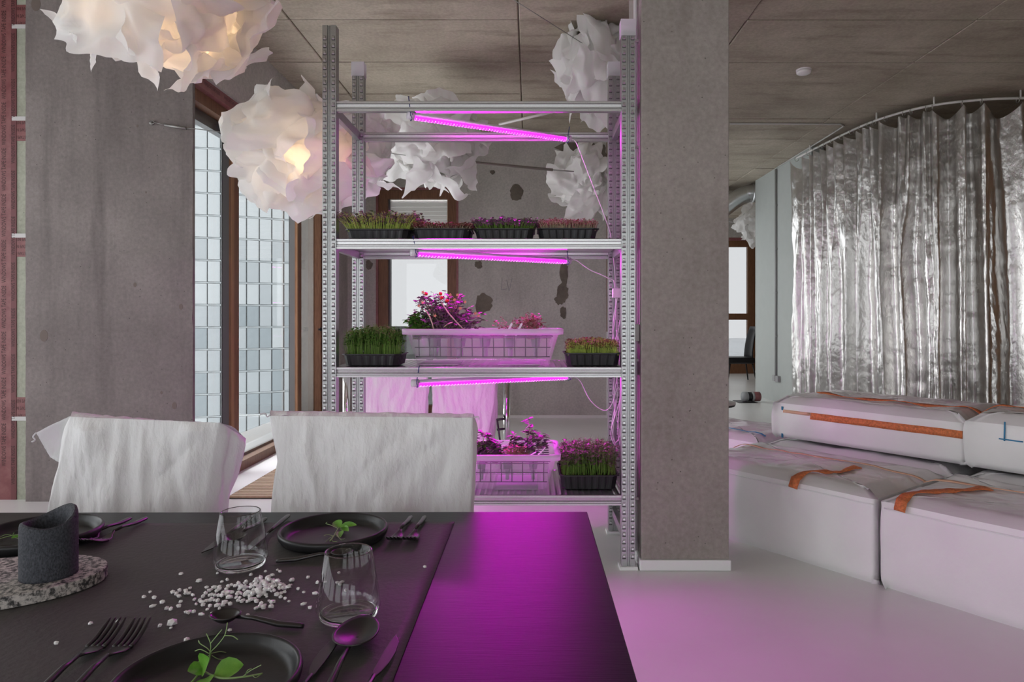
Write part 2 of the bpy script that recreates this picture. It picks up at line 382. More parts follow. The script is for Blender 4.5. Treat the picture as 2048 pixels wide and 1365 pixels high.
# ------------------------------------------------------------------ the room shell
WX = -2.12                 # inner face of the glazed side wall
YP, YB, YF = 4.29, 7.93, 14.3
fl = struct(MB().prism([(-4.4, -4.0), (7.0, -4.0), (7.0, 14.6), (0.9, 14.6), (0.9, 8.23), (-2.47, 8.23), (-2.47, 4.69), (-4.4, 4.69)], 'z', -.12, 0).build('floor', M['floor']), 'glossy white painted floor')
ceil_ = struct(MB().prism([(-4.4, -4.0), (7.0, -4.0), (7.0, 14.6), (0.9, 14.6), (0.9, 8.23), (-2.47, 8.23), (-2.47, 4.69), (-4.4, 4.69)], 'z', CEIL + .03, CEIL + .25).build('ceiling', M['ceil']), 'bare concrete ceiling cast in rectangular panels')
xs = [-4.4, -3.28, -1.68, -0.08, 1.52, 3.12, 4.72, 7.0]
pcache = {}
for r in range(-11, 13):
    y0, y1 = 4.77 + 0.785 * r, 4.77 + 0.785 * (r + 1)
    if y0 < -4.0 or y1 > 14.6: continue
    for i in range(len(xs) - 1):
        a, b_ = xs[i], xs[i + 1]
        if y1 > 4.5:
            if b_ <= WX: continue
            a = max(a, WX - 0.3)
        if y1 > 8.3:
            if b_ <= 0.9: continue
            a = max(a, 0.9)
        wdt = round(b_ - a, 3)
        if wdt not in pcache:
            pcache[wdt] = MB().prism([(-wdt / 2 + .004, .006), (-wdt / 2 + .010, 0), (wdt / 2 - .010, 0), (wdt / 2 - .004, .006), (wdt / 2 - .004, .035), (-wdt / 2 + .004, .035)], 'y', -0.3865, 0.3865).data('ceiling_panel', M['ceil'])
        inst('ceiling_panel', pcache[wdt], ceil_, ((a + b_) / 2, (y0 + y1) / 2, CEIL + rnd.uniform(-.006, .001)), (rnd.uniform(-.001, .001), rnd.uniform(-.001, .001), 0))

# wall facing the camera at far left, with its rough edge
def rough_slab(name, x0, x1, y0, y1, z0, z1, mat, seed):
    mb = MB(); n = 90
    def loop(z, k):
        e0 = 0.006 * nz(z * 9, seed) + 0.004 * nz(z * 40, seed + 3); e1 = 0.006 * nz(z * 9, seed + 7) + 0.004 * nz(z * 40, seed + 9)
        return [(x0 + e0, y0, z), (x1 + e1, y0, z), (x1, y1, z), (x0, y1, z)]
    vs = []
    for k in range(n + 1): vs += loop(z0 + (z1 - z0) * k / n, k)
    fs = [(0, 1, 2, 3)[::-1], tuple(4 * n + i for i in range(4))]
    for k in range(n):
        for i in range(4): fs.append((4 * k + i, 4 * k + (i + 1) % 4, 4 * k + 4 + (i + 1) % 4, 4 * k + 4 + i))
    mb.add(vs, fs); return mb.build(name, mat)
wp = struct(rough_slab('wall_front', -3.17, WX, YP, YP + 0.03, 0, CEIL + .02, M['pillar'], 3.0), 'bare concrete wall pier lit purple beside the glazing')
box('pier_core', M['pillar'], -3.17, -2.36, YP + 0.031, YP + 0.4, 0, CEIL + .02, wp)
for (px, py, s) in [(88, 672, 10), (270, 570, 4), (362, 614, 5), (349, 812, 6), (323, 786, 3), (72, 8, 12), (275, 252, 2.5), (292, 385, 2)]:
    c = P(px, py, YP); n = 14; s *= YP / F
    MB().prism([(c.x + s * (1 + .25 * nz(i, px)) * math.cos(2 * math.pi * i / n) * .8, c.z + s * 1.2 * (1 + .25 * nz(i, py)) * math.sin(2 * math.pi * i / n)) for i in range(n)], 'y', YP - .0012, YP + .002).build('concrete_stain', pm('rust_stain', (0.17, 0.135, 0.12), .8), wp)
# jamb strip with the red sealing tape
jm = struct(box('wall_jamb', M['jambc'], -3.42, -3.168, YP + 0.05, YP + 0.40, 0, CEIL + .02), 'pale concrete window jamb crossed by red sealing tape')
YJ = YP + 0.05
tp = box('tape_strip', M['tape'], -3.42, -3.295, YJ - .004, YJ, 0, CEIL, jm); tp['label'] = 'vertical red sealing tape'
box('tape_edge', pm('dark_red_tape', (0.17, 0.055, 0.06), .5), -3.296, -3.262, YJ - .005, YJ - .0005, 0, CEIL, jm)
tme = text_mesh('WINDOWS TAPE INSIDE', 0.040, M['ink'])
tme2 = text_mesh('WINDOWS TAPE INSIDE', 0.034, M['ink']); tme3 = text_mesh('S TAPE INSI', 0.034, M['ink'])
for k in range(12):
    inst('lettering', tme, tp, (-3.340, YJ - .0052, 0.35 + k * 0.47 * .62 * 1.0), (R90, -R90 if False else R90 * 3, 0), (0.62, 1, 1))
    inst('lettering', tme2, tp, (-3.280, YJ - .0062, 0.22 + k * 0.47 * .62), (R90, R90 * 3, 0), (0.66, 1, 1))
for py0, py1 in ((10, 54), (238, 282), (472, 514), (795, 838), (1060, 1100)):
    z0, z1 = P(0, py1, YJ).z, P(0, py0, YJ).z
    t2 = box('tape_patch', M['tape'], -3.295, -3.172, YJ - .003, YJ + .0005, z0, z1, jm)
    zs = z0 if py0 < 800 and py0 != 472 and py0 != 238 else z1
    if py0 in (795,): zs = z0
    box('tape_end_strip', M['clearstrip'], -3.29, -3.172, YJ - .006, YJ - .003, zs - .012, zs + .014, jm)
    for q in range(3):
        inst('lettering', tme3, t2, (-3.232 + .012 * (q - 1), YJ - .0035, z0 + (q + .5) * (z1 - z0) / 3), (R90, math.pi, 0), (0.48, .85, 1))
# opening further left, beyond the frame edge
wl = struct(box('wall_left', M['plain'], -4.5, -4.3, -4.0, 4.7, 0, 0.12), 'left side of the room with tall windows')
box('wall_head', M['plain'], -4.5, -4.3, -4.0, 4.7, 2.75, CEIL + .02, wl)
for y in (-3.9, -1.5, 0.9, 3.3): box('wall_pier', M['plain'], -4.5, -4.3, y, y + 0.18, 0.12, 2.75, wl)
box('wall_corner', M['plain'], -4.5, -3.42, YP + .1, YP + .4, 0, CEIL + .02, wl)
wr = struct(box('wall_rear', M['plain'], -4.4, 7.0, -4.2, -4.0, 0, 0.1), 'side of the room behind the viewer with tall windows')
box('wall_head', M['plain'], -4.4, 7.0, -4.2, -4.0, 2.78, CEIL + .02, wr)
for x in (-4.4, -1.6, 1.2, 4.0): box('wall_pier', M['plain'], x, x + 0.7, -4.2, -4.0, .1, 2.78, wr)
box('pane', M['solar_mid'], -4.4, 4.4, -4.105, -4.1, .1, 2.78, wr); box('pane', M['solar_mid'], -4.405, -4.4, -4.0, YP + .1, .12, 2.75, wl)  # tinted panes added to these unseen windows to cut the daylight
box('wall_end', M['plain'], 4.4, 7.0, -4.2, -4.0, .1, 2.78, wr)
wq = struct(box('wall_right', pm('brown_board', (0.34, 0.19, 0.10), .7, var=.1), 6.9, 7.1, -4.2, 14.6, 0, CEIL + .02), 'plain right wall out of view')

# glazed side wall
ws = struct(box('wall_window', M['wall'], WX - 0.35, WX, YP + 0.031, YB + 0.2, 2.73, CEIL + .02), 'concrete beam above the tall side window')
box('wall_return', M['wall'], WX - 0.35, WX, 7.22, YB + 0.2, 0, 2.73, ws)
tpb = box('tape_strip', M['tape'], WX - 0.10, WX - 0.02, 4.33, 7.22, 2.66, 2.735, ws)
for k in range(9):
    inst('lettering', tme2, tpb, (WX - 0.0195, 4.6 + k * 0.29, 2.70), (R90, 0, R90), (.62, 1, 1))
def profile_frame(par, along, a0, a1, b, z0, z1): pass
w1 = struct(box('window_1', M['brown'], -2.262, -2.19, 4.325, 4.35, 0.0, 2.68), 'tall brown-framed side window looking onto a glass tower')
def wbox(name, mat, *a): return box(name, mat, *a, w1)
wbox('head_frame', M['brown'], -2.262, -2.185, 4.35, 7.22, 2.58, 2.68)
wbox('head_rail', M['alu'], -2.32, -2.262, 4.35, 7.22, 2.50, 2.70)
wbox('sill_frame', M['brown'], -2.262, -2.18, 4.35, 7.22, 0.0, 0.070)
wbox('sill_rail', M['alu'], -2.30, -2.262, 4.35, 7.22, 0.0, 0.09)
wbox('outer_sill', pm('outer_sill_metal', (0.15, 0.15, 0.15), .5), -2.75, -2.33, 4.2, 7.4, -0.02, 0.06)
for y0, y1 in ((5.00, 5.125), (6.40, 6.525)):
    wbox('mullion', M['brown'], -2.205, -2.185, y0, y1, 0.070, 2.58)
    wbox('mullion_edge', M['brown_edge'], -2.187, -2.181, y0 - .002, y0 + .035, 0.070, 2.58)
    wbox('mullion_core', M['alu'], -2.262, -2.205, y0 + .002, y1, 0.070, 2.58)
wbox('jamb_frame', M['brown'], -2.262, -2.185, 7.13, 7.22, .070, 2.58)
h = MB().box(-2.185, -2.15, 7.10, 7.125, 1.02, 1.06).box(-2.165, -2.15, 6.98, 7.12, 1.03, 1.05).build('handle', M['black'], w1, world=True); h['label'] = 'black window handle'
for (y0, y1, mt) in ((4.35, 5.002, 'clear'), (5.125, 6.402, 'clear'), (6.525, 7.13, 'solar_dark')):
    o = MB().box(-2.258, -2.252, y0, y1, .070, 2.58).build('pane', M[mt], w1, world=True)
st = MB()
strip_ = struct(box('trim_1', M['white_sill'], -2.12, -1.94, 4.4, 7.9, 0.0, 0.012), 'white floor strip under the side window')
# slatted floor grille
gr = thing('floor_grille', 'oak slatted convector grille let into the floor by the side window', 'grille', (-1.77, 5.8, 0))
box('grille_frame', M['white_sill'], -1.945, -1.925, 4.35, 7.4, 0, .016, gr); box('grille_frame', M['white_sill'], -1.615, -1.595, 4.35, 7.4, 0, .016, gr)
box('gap_shade_sheet', M['black'], -1.925, -1.615, 4.35, 7.4, 0, .003, gr)  # dark sheet added to stand in for the shade between the slats
sl = MB().box(-.154, .154, -.0145, .0145, 0, .012).data('slat', M['grille'])
for k in range(74): inst('slat', sl, gr, (0, 4.38 + k * .041 - 5.8, 0.004))

# back wall with its narrow window
wb = struct(MB().box(-2.12, -1.77, YB, YB + .3, 0, CEIL + .02).build('wall_back', M['wall']), 'bare patched concrete back wall')
box('wall_section', M['wall'], -.85, .889, YB, YB + .3, 0, CEIL + .02, wb)
box('wall_lintel', M['wall'], -1.77, -.85, YB, YB + .3, 2.66, CEIL + .02, wb)
box('wall_base', M['floor'], -.85, .889, YB - .02, YB, 0, .03, wb)
def blob(par, px, py, rx, ry, Y, seed, mat=M['patch'], n=22, name='bare_patch'):
    c = P(px, py, Y); s = Y / F
    MB().prism([(c.x + rx * s * (1 + .45 * nz(2.1 * math.cos(6.283 * i / n), 2.1 * math.sin(6.283 * i / n), seed) + .14 * nz(i * 3.3, seed)) * math.cos(6.283 * i / n), c.z + ry * s * (1 + .45 * nz(2 * math.cos(6.283 * i / n), 2 * math.sin(6.283 * i / n), seed + 5) + .14 * nz(i * 2.7, seed + 9)) * math.sin(6.283 * i / n)) for i in range(n)], 'y', Y - .004, Y + .002).build(name, mat, par)
for i, a in enumerate([(1033, 386, 13, 17), (966, 607, 18, 20), (957, 530, 7, 8), (738, 530, 7, 9), (1128, 545, 8, 24), (1127, 497, 10, 20), (1125, 585, 11, 22), (1118, 601, 9, 9), (1127, 625, 6, 12), (1158, 300, 40, 17), (1130, 392, 13, 9), (1122, 340, 9, 10), (1200, 315, 18, 26), (985, 345, 5, 4)]):
    blob(wb, *a, YB - .0006 * (i % 4), i * 3.7)
mk = MB()
for a, b_ in (((1004, 556), (1003, 580)), ((1003, 580), (1015, 578)), ((1013, 560), (1018, 583)), ((1018, 583), (1024, 557))):
    mk.tube([P(*a, YB - .002), P(*b_, YB - .002)], .003, 4)
mk.build('pencil_mark', M['conduit'], wb)
trm = struct(box('trim_2', M['brown'], .889, .945, YB - .03, YB + .3, 1.0, CEIL), 'brown wooden edging at the end of the back wall')
box('white_trim', M['white_sill'], .889, .945, YB - .03, YB + .3, 0.0, 1.0, trm)
w2 = struct(box('window_2', M['brown'], -1.77, -1.655, YB + .02, YB + .12, .04, 2.65), 'narrow brown-framed window in the back wall')
def w2b(n, m, *a): return box(n, M[m], *a, w2)
w2b('side_frame', 'brown', -.955, -.85, YB + .02, YB + .12, .04, 2.65)
w2b('head_frame', 'brown', -1.655, -.955, YB + .02, YB + .12, 2.545, 2.65)
w2b('sill_frame', 'brown', -1.655, -.955, YB + .02, YB + .12, .04, .14)
w2b('inner_frame', 'alu', -1.655, -1.635, YB + .06, YB + .14, .14, 2.545)
w2b('inner_frame', 'brown_edge', -.962, -.952, YB + .015, YB + .03, .14, 2.545)
w2b('pane', 'solar', -1.64, -.955, YB + .08, YB + .084, .14, 2.53)
for nm, x0, x1, z0, z1 in (('tape_strip', -1.79, -1.765, .05, 2.68), ('tape_strip', -.855, -.832, .05, 2.68), ('tape_strip', -1.79, -.832, 2.65, 2.675)):
    box(nm, M['tape'], x0, x1, YB - .004, YB + .015, z0, z1, w2)
bl = thing('roller_blind', 'cream slatted blind half lowered over the narrow back window', 'blind', (-1.3, YB + .06, 1.85))
for k in range(14): box('slat', M['blind'], -1.632, -.965, YB + .060, YB + .064, 1.86 + k * .05, 1.86 + k * .05 + .048, bl)

# pale partition wall, far room
wpn = struct(box('wall_partition', M['white_wall'], 3.40, 3.55, 8.25, 10.3, 0, CEIL + .02), 'pale grey-green partition wall behind the silver curtain')
wf = struct(box('wall_far', M['wall'], 0.9, 2.5, YF, YF + .3, 0, CEIL + .02), 'far wall of the room beyond')
box('wall_section', M['wall'], 4.72, 7.0, YF, YF + .3, 0, CEIL + .02, wf); box('wall_lintel', M['wall'], 2.5, 4.72, YF, YF + .3, 2.80, CEIL + .02, wf)
box('wall_head', M['plain'], .75, .889, YB + .3, YF, 2.78, CEIL + .02, wf); box('wall_sill', M['plain'], .75, .889, YB + .3, YF, 0, .5, wf); box('pane', M['solar_mid'], .80, .806, YB + .3, YF, .5, 2.78, wf)  # glazed opening out of view, added to bring daylight into the far room
w3 = struct(box('window_3', M['brown'], 4.57, 4.72, YF + .02, YF + .12, 0.0, 2.79), 'brown-framed window of the room beyond the column')
def w3b(n, m, *a): return box(n, M[m], *a, w3)
w3b('head_frame', 'brown', 2.5, 4.57, YF + .02, YF + .12, 2.66, 2.79); w3b('transom', 'brown', 2.5, 4.57, YF + .02, YF + .12, 1.13, 1.26)
w3b('sill_frame', 'brown', 2.5, 4.57, YF + .02, YF + .12, .0, .3); w3b('side_frame', 'brown', 2.5, 2.62, YF + .02, YF + .12, .3, 2.66); w3b('mullion', 'brown', 3.50, 3.62, YF + .02, YF + .12, .3, 2.66)
w3b('tape_strip', 'tape', 2.4, 4.76, YF - .01, YF + .02, 2.79, 2.85); w3b('tape_strip', 'tape', 4.72, 4.76, YF - .01, YF + .02, .05, 2.79)
w3b('pane', 'solar', 2.62, 4.57, YF + .07, YF + .074, .3, 1.13); w3b('pane', 'solar', 2.62, 4.57, YF + .07, YF + .074, 1.26, 2.66)

# outdoors: misty ground, parapet, glass tower
gd = struct(MB().add([(-900, 30, -70), (900, 30, -70), (900, 2500, -70), (-900, 2500, -70)], [(0, 1, 2, 3)]).build('ground_outside', M['ground']), 'misty ground far below the windows')
pp = tag(box('parapet', M['parapet'], -2.0, -.4, 9.0, 9.12, -0.2, 1.05), 'grey terrace parapet outside the narrow back window', 'parapet')
TC = Vector((-48.0, 113.0, 0)); TR = 22.0; FH = 3.0
tw = thing('glass_tower', 'rounded office tower of overlapping pale glass panels outside the side window', 'building', (TC.x, TC.y, -70))
MB().lathe([(TR - .35, 0), (TR - .35, 125)], 72).build('tower_body', M['towerbody'], tw)
for k in range(-6, 22):
    MB().lathe([(TR - .4, k * FH + 70 - .10), (TR + .05, k * FH + 70 - .10), (TR + .05, k * FH + 70 + .10), (TR - .4, k * FH + 70 + .10)], 72, close=True).build('floor_band', M['towerbody'], tw)
base_ang = math.atan2(-TC.y, -TC.x)
PW = 1.62
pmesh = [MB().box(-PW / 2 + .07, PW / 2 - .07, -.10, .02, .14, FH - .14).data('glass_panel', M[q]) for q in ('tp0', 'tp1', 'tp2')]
prng = random.Random(5)
da = PW / TR
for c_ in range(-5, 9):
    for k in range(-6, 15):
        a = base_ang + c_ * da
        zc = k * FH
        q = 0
        if -13 < zc < 1: q = prng.choice([1, 1, 2, 2, 0])  # lower rows darker: the reflected city is painted into the panel colour
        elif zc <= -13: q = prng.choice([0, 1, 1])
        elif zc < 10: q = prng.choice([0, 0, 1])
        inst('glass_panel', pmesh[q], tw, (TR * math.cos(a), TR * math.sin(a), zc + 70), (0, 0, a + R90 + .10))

# ------------------------------------------------------------------ concrete column, conduit
cl = thing('concrete_column', 'square bare concrete column standing beside the metal rack', 'column', (.709, 3.315, 0))
box('shaft', M['column'], .509, .908, 3.115, 3.515, .05, CEIL + .0, cl, bevel=.004)
box('plinth', M['white_sill'], .500, .917, 3.106, 3.524, 0, .05, cl, bevel=.006)
cd = thing('wall_conduit', 'white cable conduit with a switch box on the side of the column', 'conduit', (.497, 3.20, 0))
MB().tube([(.4965, 3.215, .06), (.4965, 3.215, CEIL - .03)], .0095, 10).build('pipe', M['cable'], cd, True, True)
box('switch_box', M['conduitw'], .476, .5085, 3.17, 3.235, 1.045, 1.125, cd, bevel=.004)
for z in (.3, .95, 1.6, 1.95, 2.45): box('clip', M['conduitw'], .484, .509, 3.20, 3.23, z, z + .012, cd)

# smoke detector, ceiling conduits, duct
sm = thing('smoke_detector', 'round white smoke detector on the concrete ceiling', 'detector', (2.29, 5.71, CEIL))
MB().lathe([(.062, -.012), (.062, 0), (.02, 0)], 28, (0, 0, 0)).build('base', M['detector'], sm, True)
MB().lathe([(1e-4, -.045), (.045, -.042), (.058, -.034), (.060, -.018), (.05, -.012)], 28).build('cover', M['detector'], sm, True)
pts = [P(1460, 249, 7.26), P(1560, 249, 7.26), P(1680, 251, 7.28), P(1688, 254, 7.34)]
pts = [Vector((p.x, p.y, CEIL - .015)) for p in pts] + [Vector((3.385, 7.7, CEIL - .015)), Vector((3.385, 9.3, CEIL - .015))]
tag(MB().tube(pts, .009, 8).build('ceiling_conduit', M['conduitw'], smooth=True), 'thin pale conduit running across the ceiling to the partition wall', 'conduit')
c2 = thing('surface_conduit', 'grey vertical conduit with a socket on the partition wall', 'conduit', (3.385, 9.4, .3))
MB().tube([(3.385, 9.4, .34), (3.385, 9.4, CEIL - .03)], .016, 8).build('pipe', M['conduit'], c2, True, True)
box('socket', M['conduit'], 3.36, 3.40, 9.26, 9.36, .29, .37, c2, bevel=.004); box('socket', M['conduit'], 3.36, 3.40, 9.38, 9.48, .29, .37, c2, bevel=.004)
for z in (.9, 1.5, 2.1, 2.7): box('clip', M['conduit'], 3.37, 3.40, 9.375, 9.425, z, z + .02, c2)
du = thing('air_duct', 'shiny round steel air duct bending below the ceiling', 'duct', (3.0, 10.4, 2.9))
MB().tube(spline([(4.4, 10.48, 3.08), (3.5, 10.48, 3.08), (3.32, 10.5, 3.06), (3.16, 10.52, 2.98), (2.95, 10.55, 2.82), (2.75, 10.55, 2.70)], 6), .135, 20).build('duct_pipe', M['duct'], du, True, True)
for x, z in ((3.42, 3.08), (3.2, 3.0), (2.98, 2.845)):
    pass
MB().tube([(3.40, 10.48, 3.08), (3.45, 10.48, 3.08)], .145, 20).build('collar', M['duct'], du, True, True)
MB().box(2.6, 3.3, 10.7, 11.3, 2.93, 3.1).build('flat_duct', M['duct'], du, world=True)

# ------------------------------------------------------------------ far room furniture
def black_chair():
    t = thing('dining_chair', 'black chair standing before the far window beyond the column', 'chair', (3.84, 12.6, 0), 0)
    def bk(u, v):
        z = .42 + v * .58; y = -.23 + .46 * u
        return (.20 + .10 * v * v + .03 * math.cos((u - .5) * 3), y * (1 - .12 * v), z)
    mb = MB().grid(bk, 10, 10); o = mb.build('backrest', M['black'], t, True); s = o.modifiers.new('s', 'SOLIDIFY'); s.thickness = .025
    MB().box(-.26, .24, -.24, .24, .33, .45).build('seat', M['black'], t, bevel=.03)
    for sx, sy in ((-1, -1), (-1, 1), (1, -1), (1, 1)):
        MB().tube([(sx * .2, sy * .19, .36), (sx * .26, sy * .24, 0)], [.016, .011], 8).build('leg', M['black'], t, True)
black_chair()
rl = thing('strapped_roll', 'short dark cylinder with a red end lying on the floor by the partition', 'roll', (3.05, 9.42, 0), .15)
box('ground_sheet', M['black'], 2.85, 3.1, 9.3, 9.6, 0, .006, rl)
for i, (x0, x1, m, r) in enumerate(((-.12, -.06, 'parapet', .068), (-.06, .0, 'black', .064), (.0, .03, 'conduit', .068), (.03, .12, 'tape', .066))):
    MB().tube([(x0, 0, .075), (x1, 0, .075)], r, 20).build('band', M[m], rl, True)
rt = thing('low_table', 'low round white table with a black rim half hidden by the column', 'table', (1.70, 6.5, 0))
MB().lathe([(.25, .345), (.25, .36), (.02, .362)], 32).build('top', M['white_sill'], rt, True)
MB().lathe([(.02, .322), (.24, .325), (.25, .345)], 32).build('underside', M['black'], rt, True)
MB().tube([(0, 0, .01), (0, 0, .33)], .03, 12).build('leg', M['black'], rt, True); MB().lathe([(.15, 0), (.15, .012), (.03, .02)], 24).build('base', M['black'], rt, True)

# ------------------------------------------------------------------ metal rack
SX0, SX1, SY0, SY1 = -.921, .4506, 3.13, 3.65
rk = thing('metal_rack', 'tall galvanised slotted steel shelving rack carrying plant trays', 'shelving rack', ((SX0 + SX1) / 2, (SY0 + SY1) / 2, 0))
PWD = .031
def post_mesh(H):
    # open channel with a centre groove; front at y=0 looking to -y
    w = PWD
    poly = [(-w, 0), (-.008, 0), (-.0065, .007), (-.0025, .007), (-.0015, .003), (.0015, .003), (.0025, .007), (.0065, .007), (.008, 0), (w, 0), (w, .05), (w - .003, .05), (w - .003, .010), (-w + .003, .010), (-w + .003, .05), (-w, .05)]
    return MB().prism(poly, 'z', .012, H).data('upright', M['galv_dark'])
pmh = {2.498: post_mesh(2.498), 2.47: post_mesh(2.47)}
rm = MB()
k = 0.06
while k < 2.46:
    for x in (-.0195, .0195):
        # raised half-round tab
        for (a, b_) in (((-.0055, 0), (.0055, 0)),):
            n = 6
            vs = [(x - .0062, -.0003, k - .009), (x + .0062, -.0003, k - .009), (x - .0062, -.0003, k + .009), (x + .0062, -.0003, k + .009), (x - .0045, -.0058, k - .004), (x + .0045, -.0058, k - .004), (x - .0045, -.0052, k + .005), (x + .0045, -.0052, k + .005)]
            rm.add(vs, [(0, 1, 5, 4), (4, 5, 7, 6), (6, 7, 3, 2), (0, 4, 6, 2), (1, 3, 7, 5)])
    k += .034
tabs = rm.data('punched_tabs', M['galv'])
hm = MB(); k = .06
while k < 2.46:
    for x in (-.0195, .0195): hm.add([(x - .0082, -.0007, k - .013), (x + .0082, -.0007, k - .013), (x + .0082, -.0007, k - .0065), (x - .0082, -.0007, k - .0065)], [(0, 1, 2, 3)])
    k += .034
slots = hm.data('slots', M['hole'])
cen = rk.location
for x, y, H, ry in ((SX0, SY0, 2.498, 0), (SX1, SY0, 2.47, 0), (SX0, SY1, 2.47, 0), (SX1, SY1, 2.47, 0)):
    u = inst('upright', pmh[H], rk, (x - cen.x, y - cen.y, 0))
    for nm, me in (('punched_tabs', tabs), ('slots', slots)):
        q = inst(nm, me, u); q['kind'] = 'stuff'
    box('foot', M['white_sill'], x - .04, x + .042, y - .012, y + .06, 0, .014, rk)
    if not (x == SX0 and y == SY0):
        o = MB().box(x - .034, x + .034, y - .004, y + .054, H - .02, H + .055).build('post_cap', M['tubrim'], rk, world=True); o['label'] = 'clear plastic sleeve on top of the upright'
ZB = (2.152, 1.519, .9276, .338)
bprof = [(0, 0), (-.010, 0), (-.012, -.002), (-.012, -.011), (-.006, -.0135), (-.005, -.026), (-.012, -.030), (-.012, -.0335), (-.008, -.035), (-.008, -.037), (-.012, -.0385), (-.012, -.047), (.018, -.047), (.018, -.044), (0, -.044)]
for i, z in enumerate(ZB):
    for y, sgn in ((SY0 + .02, 1), (SY1 + .025, 1)):
        MB().prism([(y + a, z + b_) for a, b_ in bprof], 'x', SX0 + PWD, SX1 - PWD).build('beam', M['galv'], rk, world=True)
    for x in (SX0, SX1):
        MB().prism([(x - .012, z - .047), (x + .012, z - .047), (x + .012, z - .004), (x - .012, z - .004)], 'y', SY0 + .05, SY1).build('side_rail', M['galv_dark'], rk, world=True)
    if i:
        mb = MB(); n = 150; x0, x1 = SX0 + .02, SX1 - .02
        prof = []
        for k in range(n):
            xx = x0 + (x1 - x0) * k / (n - 1); prof.append((xx, z + (.003 if k % 3 == 0 else 0) - .001))
        poly = prof + [(x1, z - .012), (x0, z - .012)]
        vs = [(p[0], SY0 + .021, p[1]) for p in poly] + [(p[0], SY1 + .020, p[1]) for p in poly]; m_ = len(poly)
        mb.add(vs, [(a, (a + 1) % m_, m_ + (a + 1) % m_, m_ + a) for a in range(m_)])
        mb.build('shelf_plate', M['galv'], rk, world=True)
for x in (SX0, SX1):
    MB().prism([(x - .012, .10), (x + .012, .10), (x + .012, .14), (x - .012, .14)], 'y', SY0 + .05, SY1).build('side_rail', M['galv_dark'], rk, world=True)

# ------------------------------------------------------------------ LED grow lights
def grow_light(label, a, b_, tie_tops, cord, glow_down=Vector((0, -.35, -1))):
    a, b_ = Vector(a), Vector(b_); t = thing('grow_light', label, 'grow light', a, 0, 'pink grow lights tied under the rack beams')
    d = (b_ - a).normalized(); g = glow_down.normalized(); g = (g - d * g.dot(d)).normalized(); s = d.cross(g)
    def half(r, t0, t1, off, n, l0, l1):
        mb = MB(); prof = [(math.cos(t0 + (t1 - t0) * i / n) * r, math.sin(t0 + (t1 - t0) * i / n) * r) for i in range(n + 1)]
        vs = [a + d * l0 + g * (p[0] + off) + s * p[1] for p in prof] + [a + d * l1 + g * (p[0] + off) + s * p[1] for p in prof]; m_ = len(prof)
        return mb.add(vs, [(i, (i + 1) % m_, m_ + (i + 1) % m_, m_ + i) for i in range(m_)] + [tuple(range(m_)), tuple(range(m_, 2 * m_))])
    L = (b_ - a).length
    half(.0155, 1.35, 2 * math.pi - 1.35, 0, 10, .03, L - .03).build('housing', M['bar'], t, True, True)
    dif = half(.0125, -1.35, 1.35, .0035, 10, .03, L - .03).build('diffuser', M['led'], t, True, True)
    l1, l2 = MB(), MB(); n = int(L / .017)
    for i in range(n):
        p = a + d * (.04 + (L - .08) * i / (n - 1))
        for q, sd in enumerate((-.006, .006)):
            (l2 if i % 6 == 3 * q else l1).ball(p + g * .0160 + s * sd, .0027, 3)
    for mb, m_ in ((l1, 'led_dot'), (l2, 'led_blue')):
        o = mb.build('led_row', M[m_], dif, False, True); o['kind'] = 'stuff'
    for l0, l1_ in ((0, .032), (L - .032, L)):
        MB().tube([a + d * l0, a + d * l1_], .0175, 14).build('end_cap', M['bar'], t, True, True)
    for p, top in tie_tops:
        p = a + d * (L * p); top = Vector(top)
        mb = MB().tube([top + Vector((0, .012, .004)), top, p + Vector((0, -.018, .012)), p + Vector((0, -.02, -.004))], .0022, 5)
        mb.tube([p + g * .019 + s * .012, p + g * .0195 - s * .0, p + s * -.019, p - g * .019, p + s * .019, p + g * .019 + s * .012], .002, 5)
        mb.tube([p + Vector((0, -.02, -.002)), p + Vector((.008, -.024, -.016))], .0018, 5)
        mb.build('twist_tie', M['tie'], t, True, True)
    if cord: MB().tube(spline(cord, 8), .0028, 6).build('power_cord', M['cable'], t, True, True)
    return t
pA, pB = P(815, 231, 3.16), P(1140, 278, 3.62)
grow_light('glowing pink grow light slanting below the topmost rack beam', pA, pB, ((.02, P(817, 193, 3.135)), (.985, P(1139, 254, 3.63))),
           [pB, P(1152, 285, 3.62), P(1170, 330, 3.62), P(1195, 395, 3.62), P(1212, 440, 3.62), P(1222, 475, 3.63), P(1231, 560, 3.63), P(1232, 640, 3.63)])
pA, pB = P(822, 505, 3.16), P(1140, 522, 3.62)
grow_light('glowing pink grow light under the upper shelf of seedling trays', pA, pB, ((.03, P(826, 474, 3.135)), (.985, P(1134, 500, 3.6))),
           [pB, P(1152, 521, 3.62), P(1180, 540, 3.62), P(1215, 556, 3.62), P(1231, 575, 3.63), P(1234, 680, 3.63), P(1226, 790, 3.63)])
pA, pB = P(824, 767, 3.16), P(1142, 753, 3.62)
grow_light('glowing pink grow light under the middle shelf with the plastic tub', pA, pB, ((.03, P(838, 735, 3.135)), (.985, P(1134, 745, 3.6))),
           [pB, P(1160, 762, 3.62), P(1180, 800, 3.62), P(1206, 821, 3.62), P(1222, 812, 3.61), P(1236, 776, 3.61), P(1240, 800, 3.60), P(1222, 866, 3.6), P(1236, 900, 3.6)])
cb = thing('cable_bundle', 'looped white mains cables hanging on the rear right upright', 'cable', P(1230, 760, 3.62))
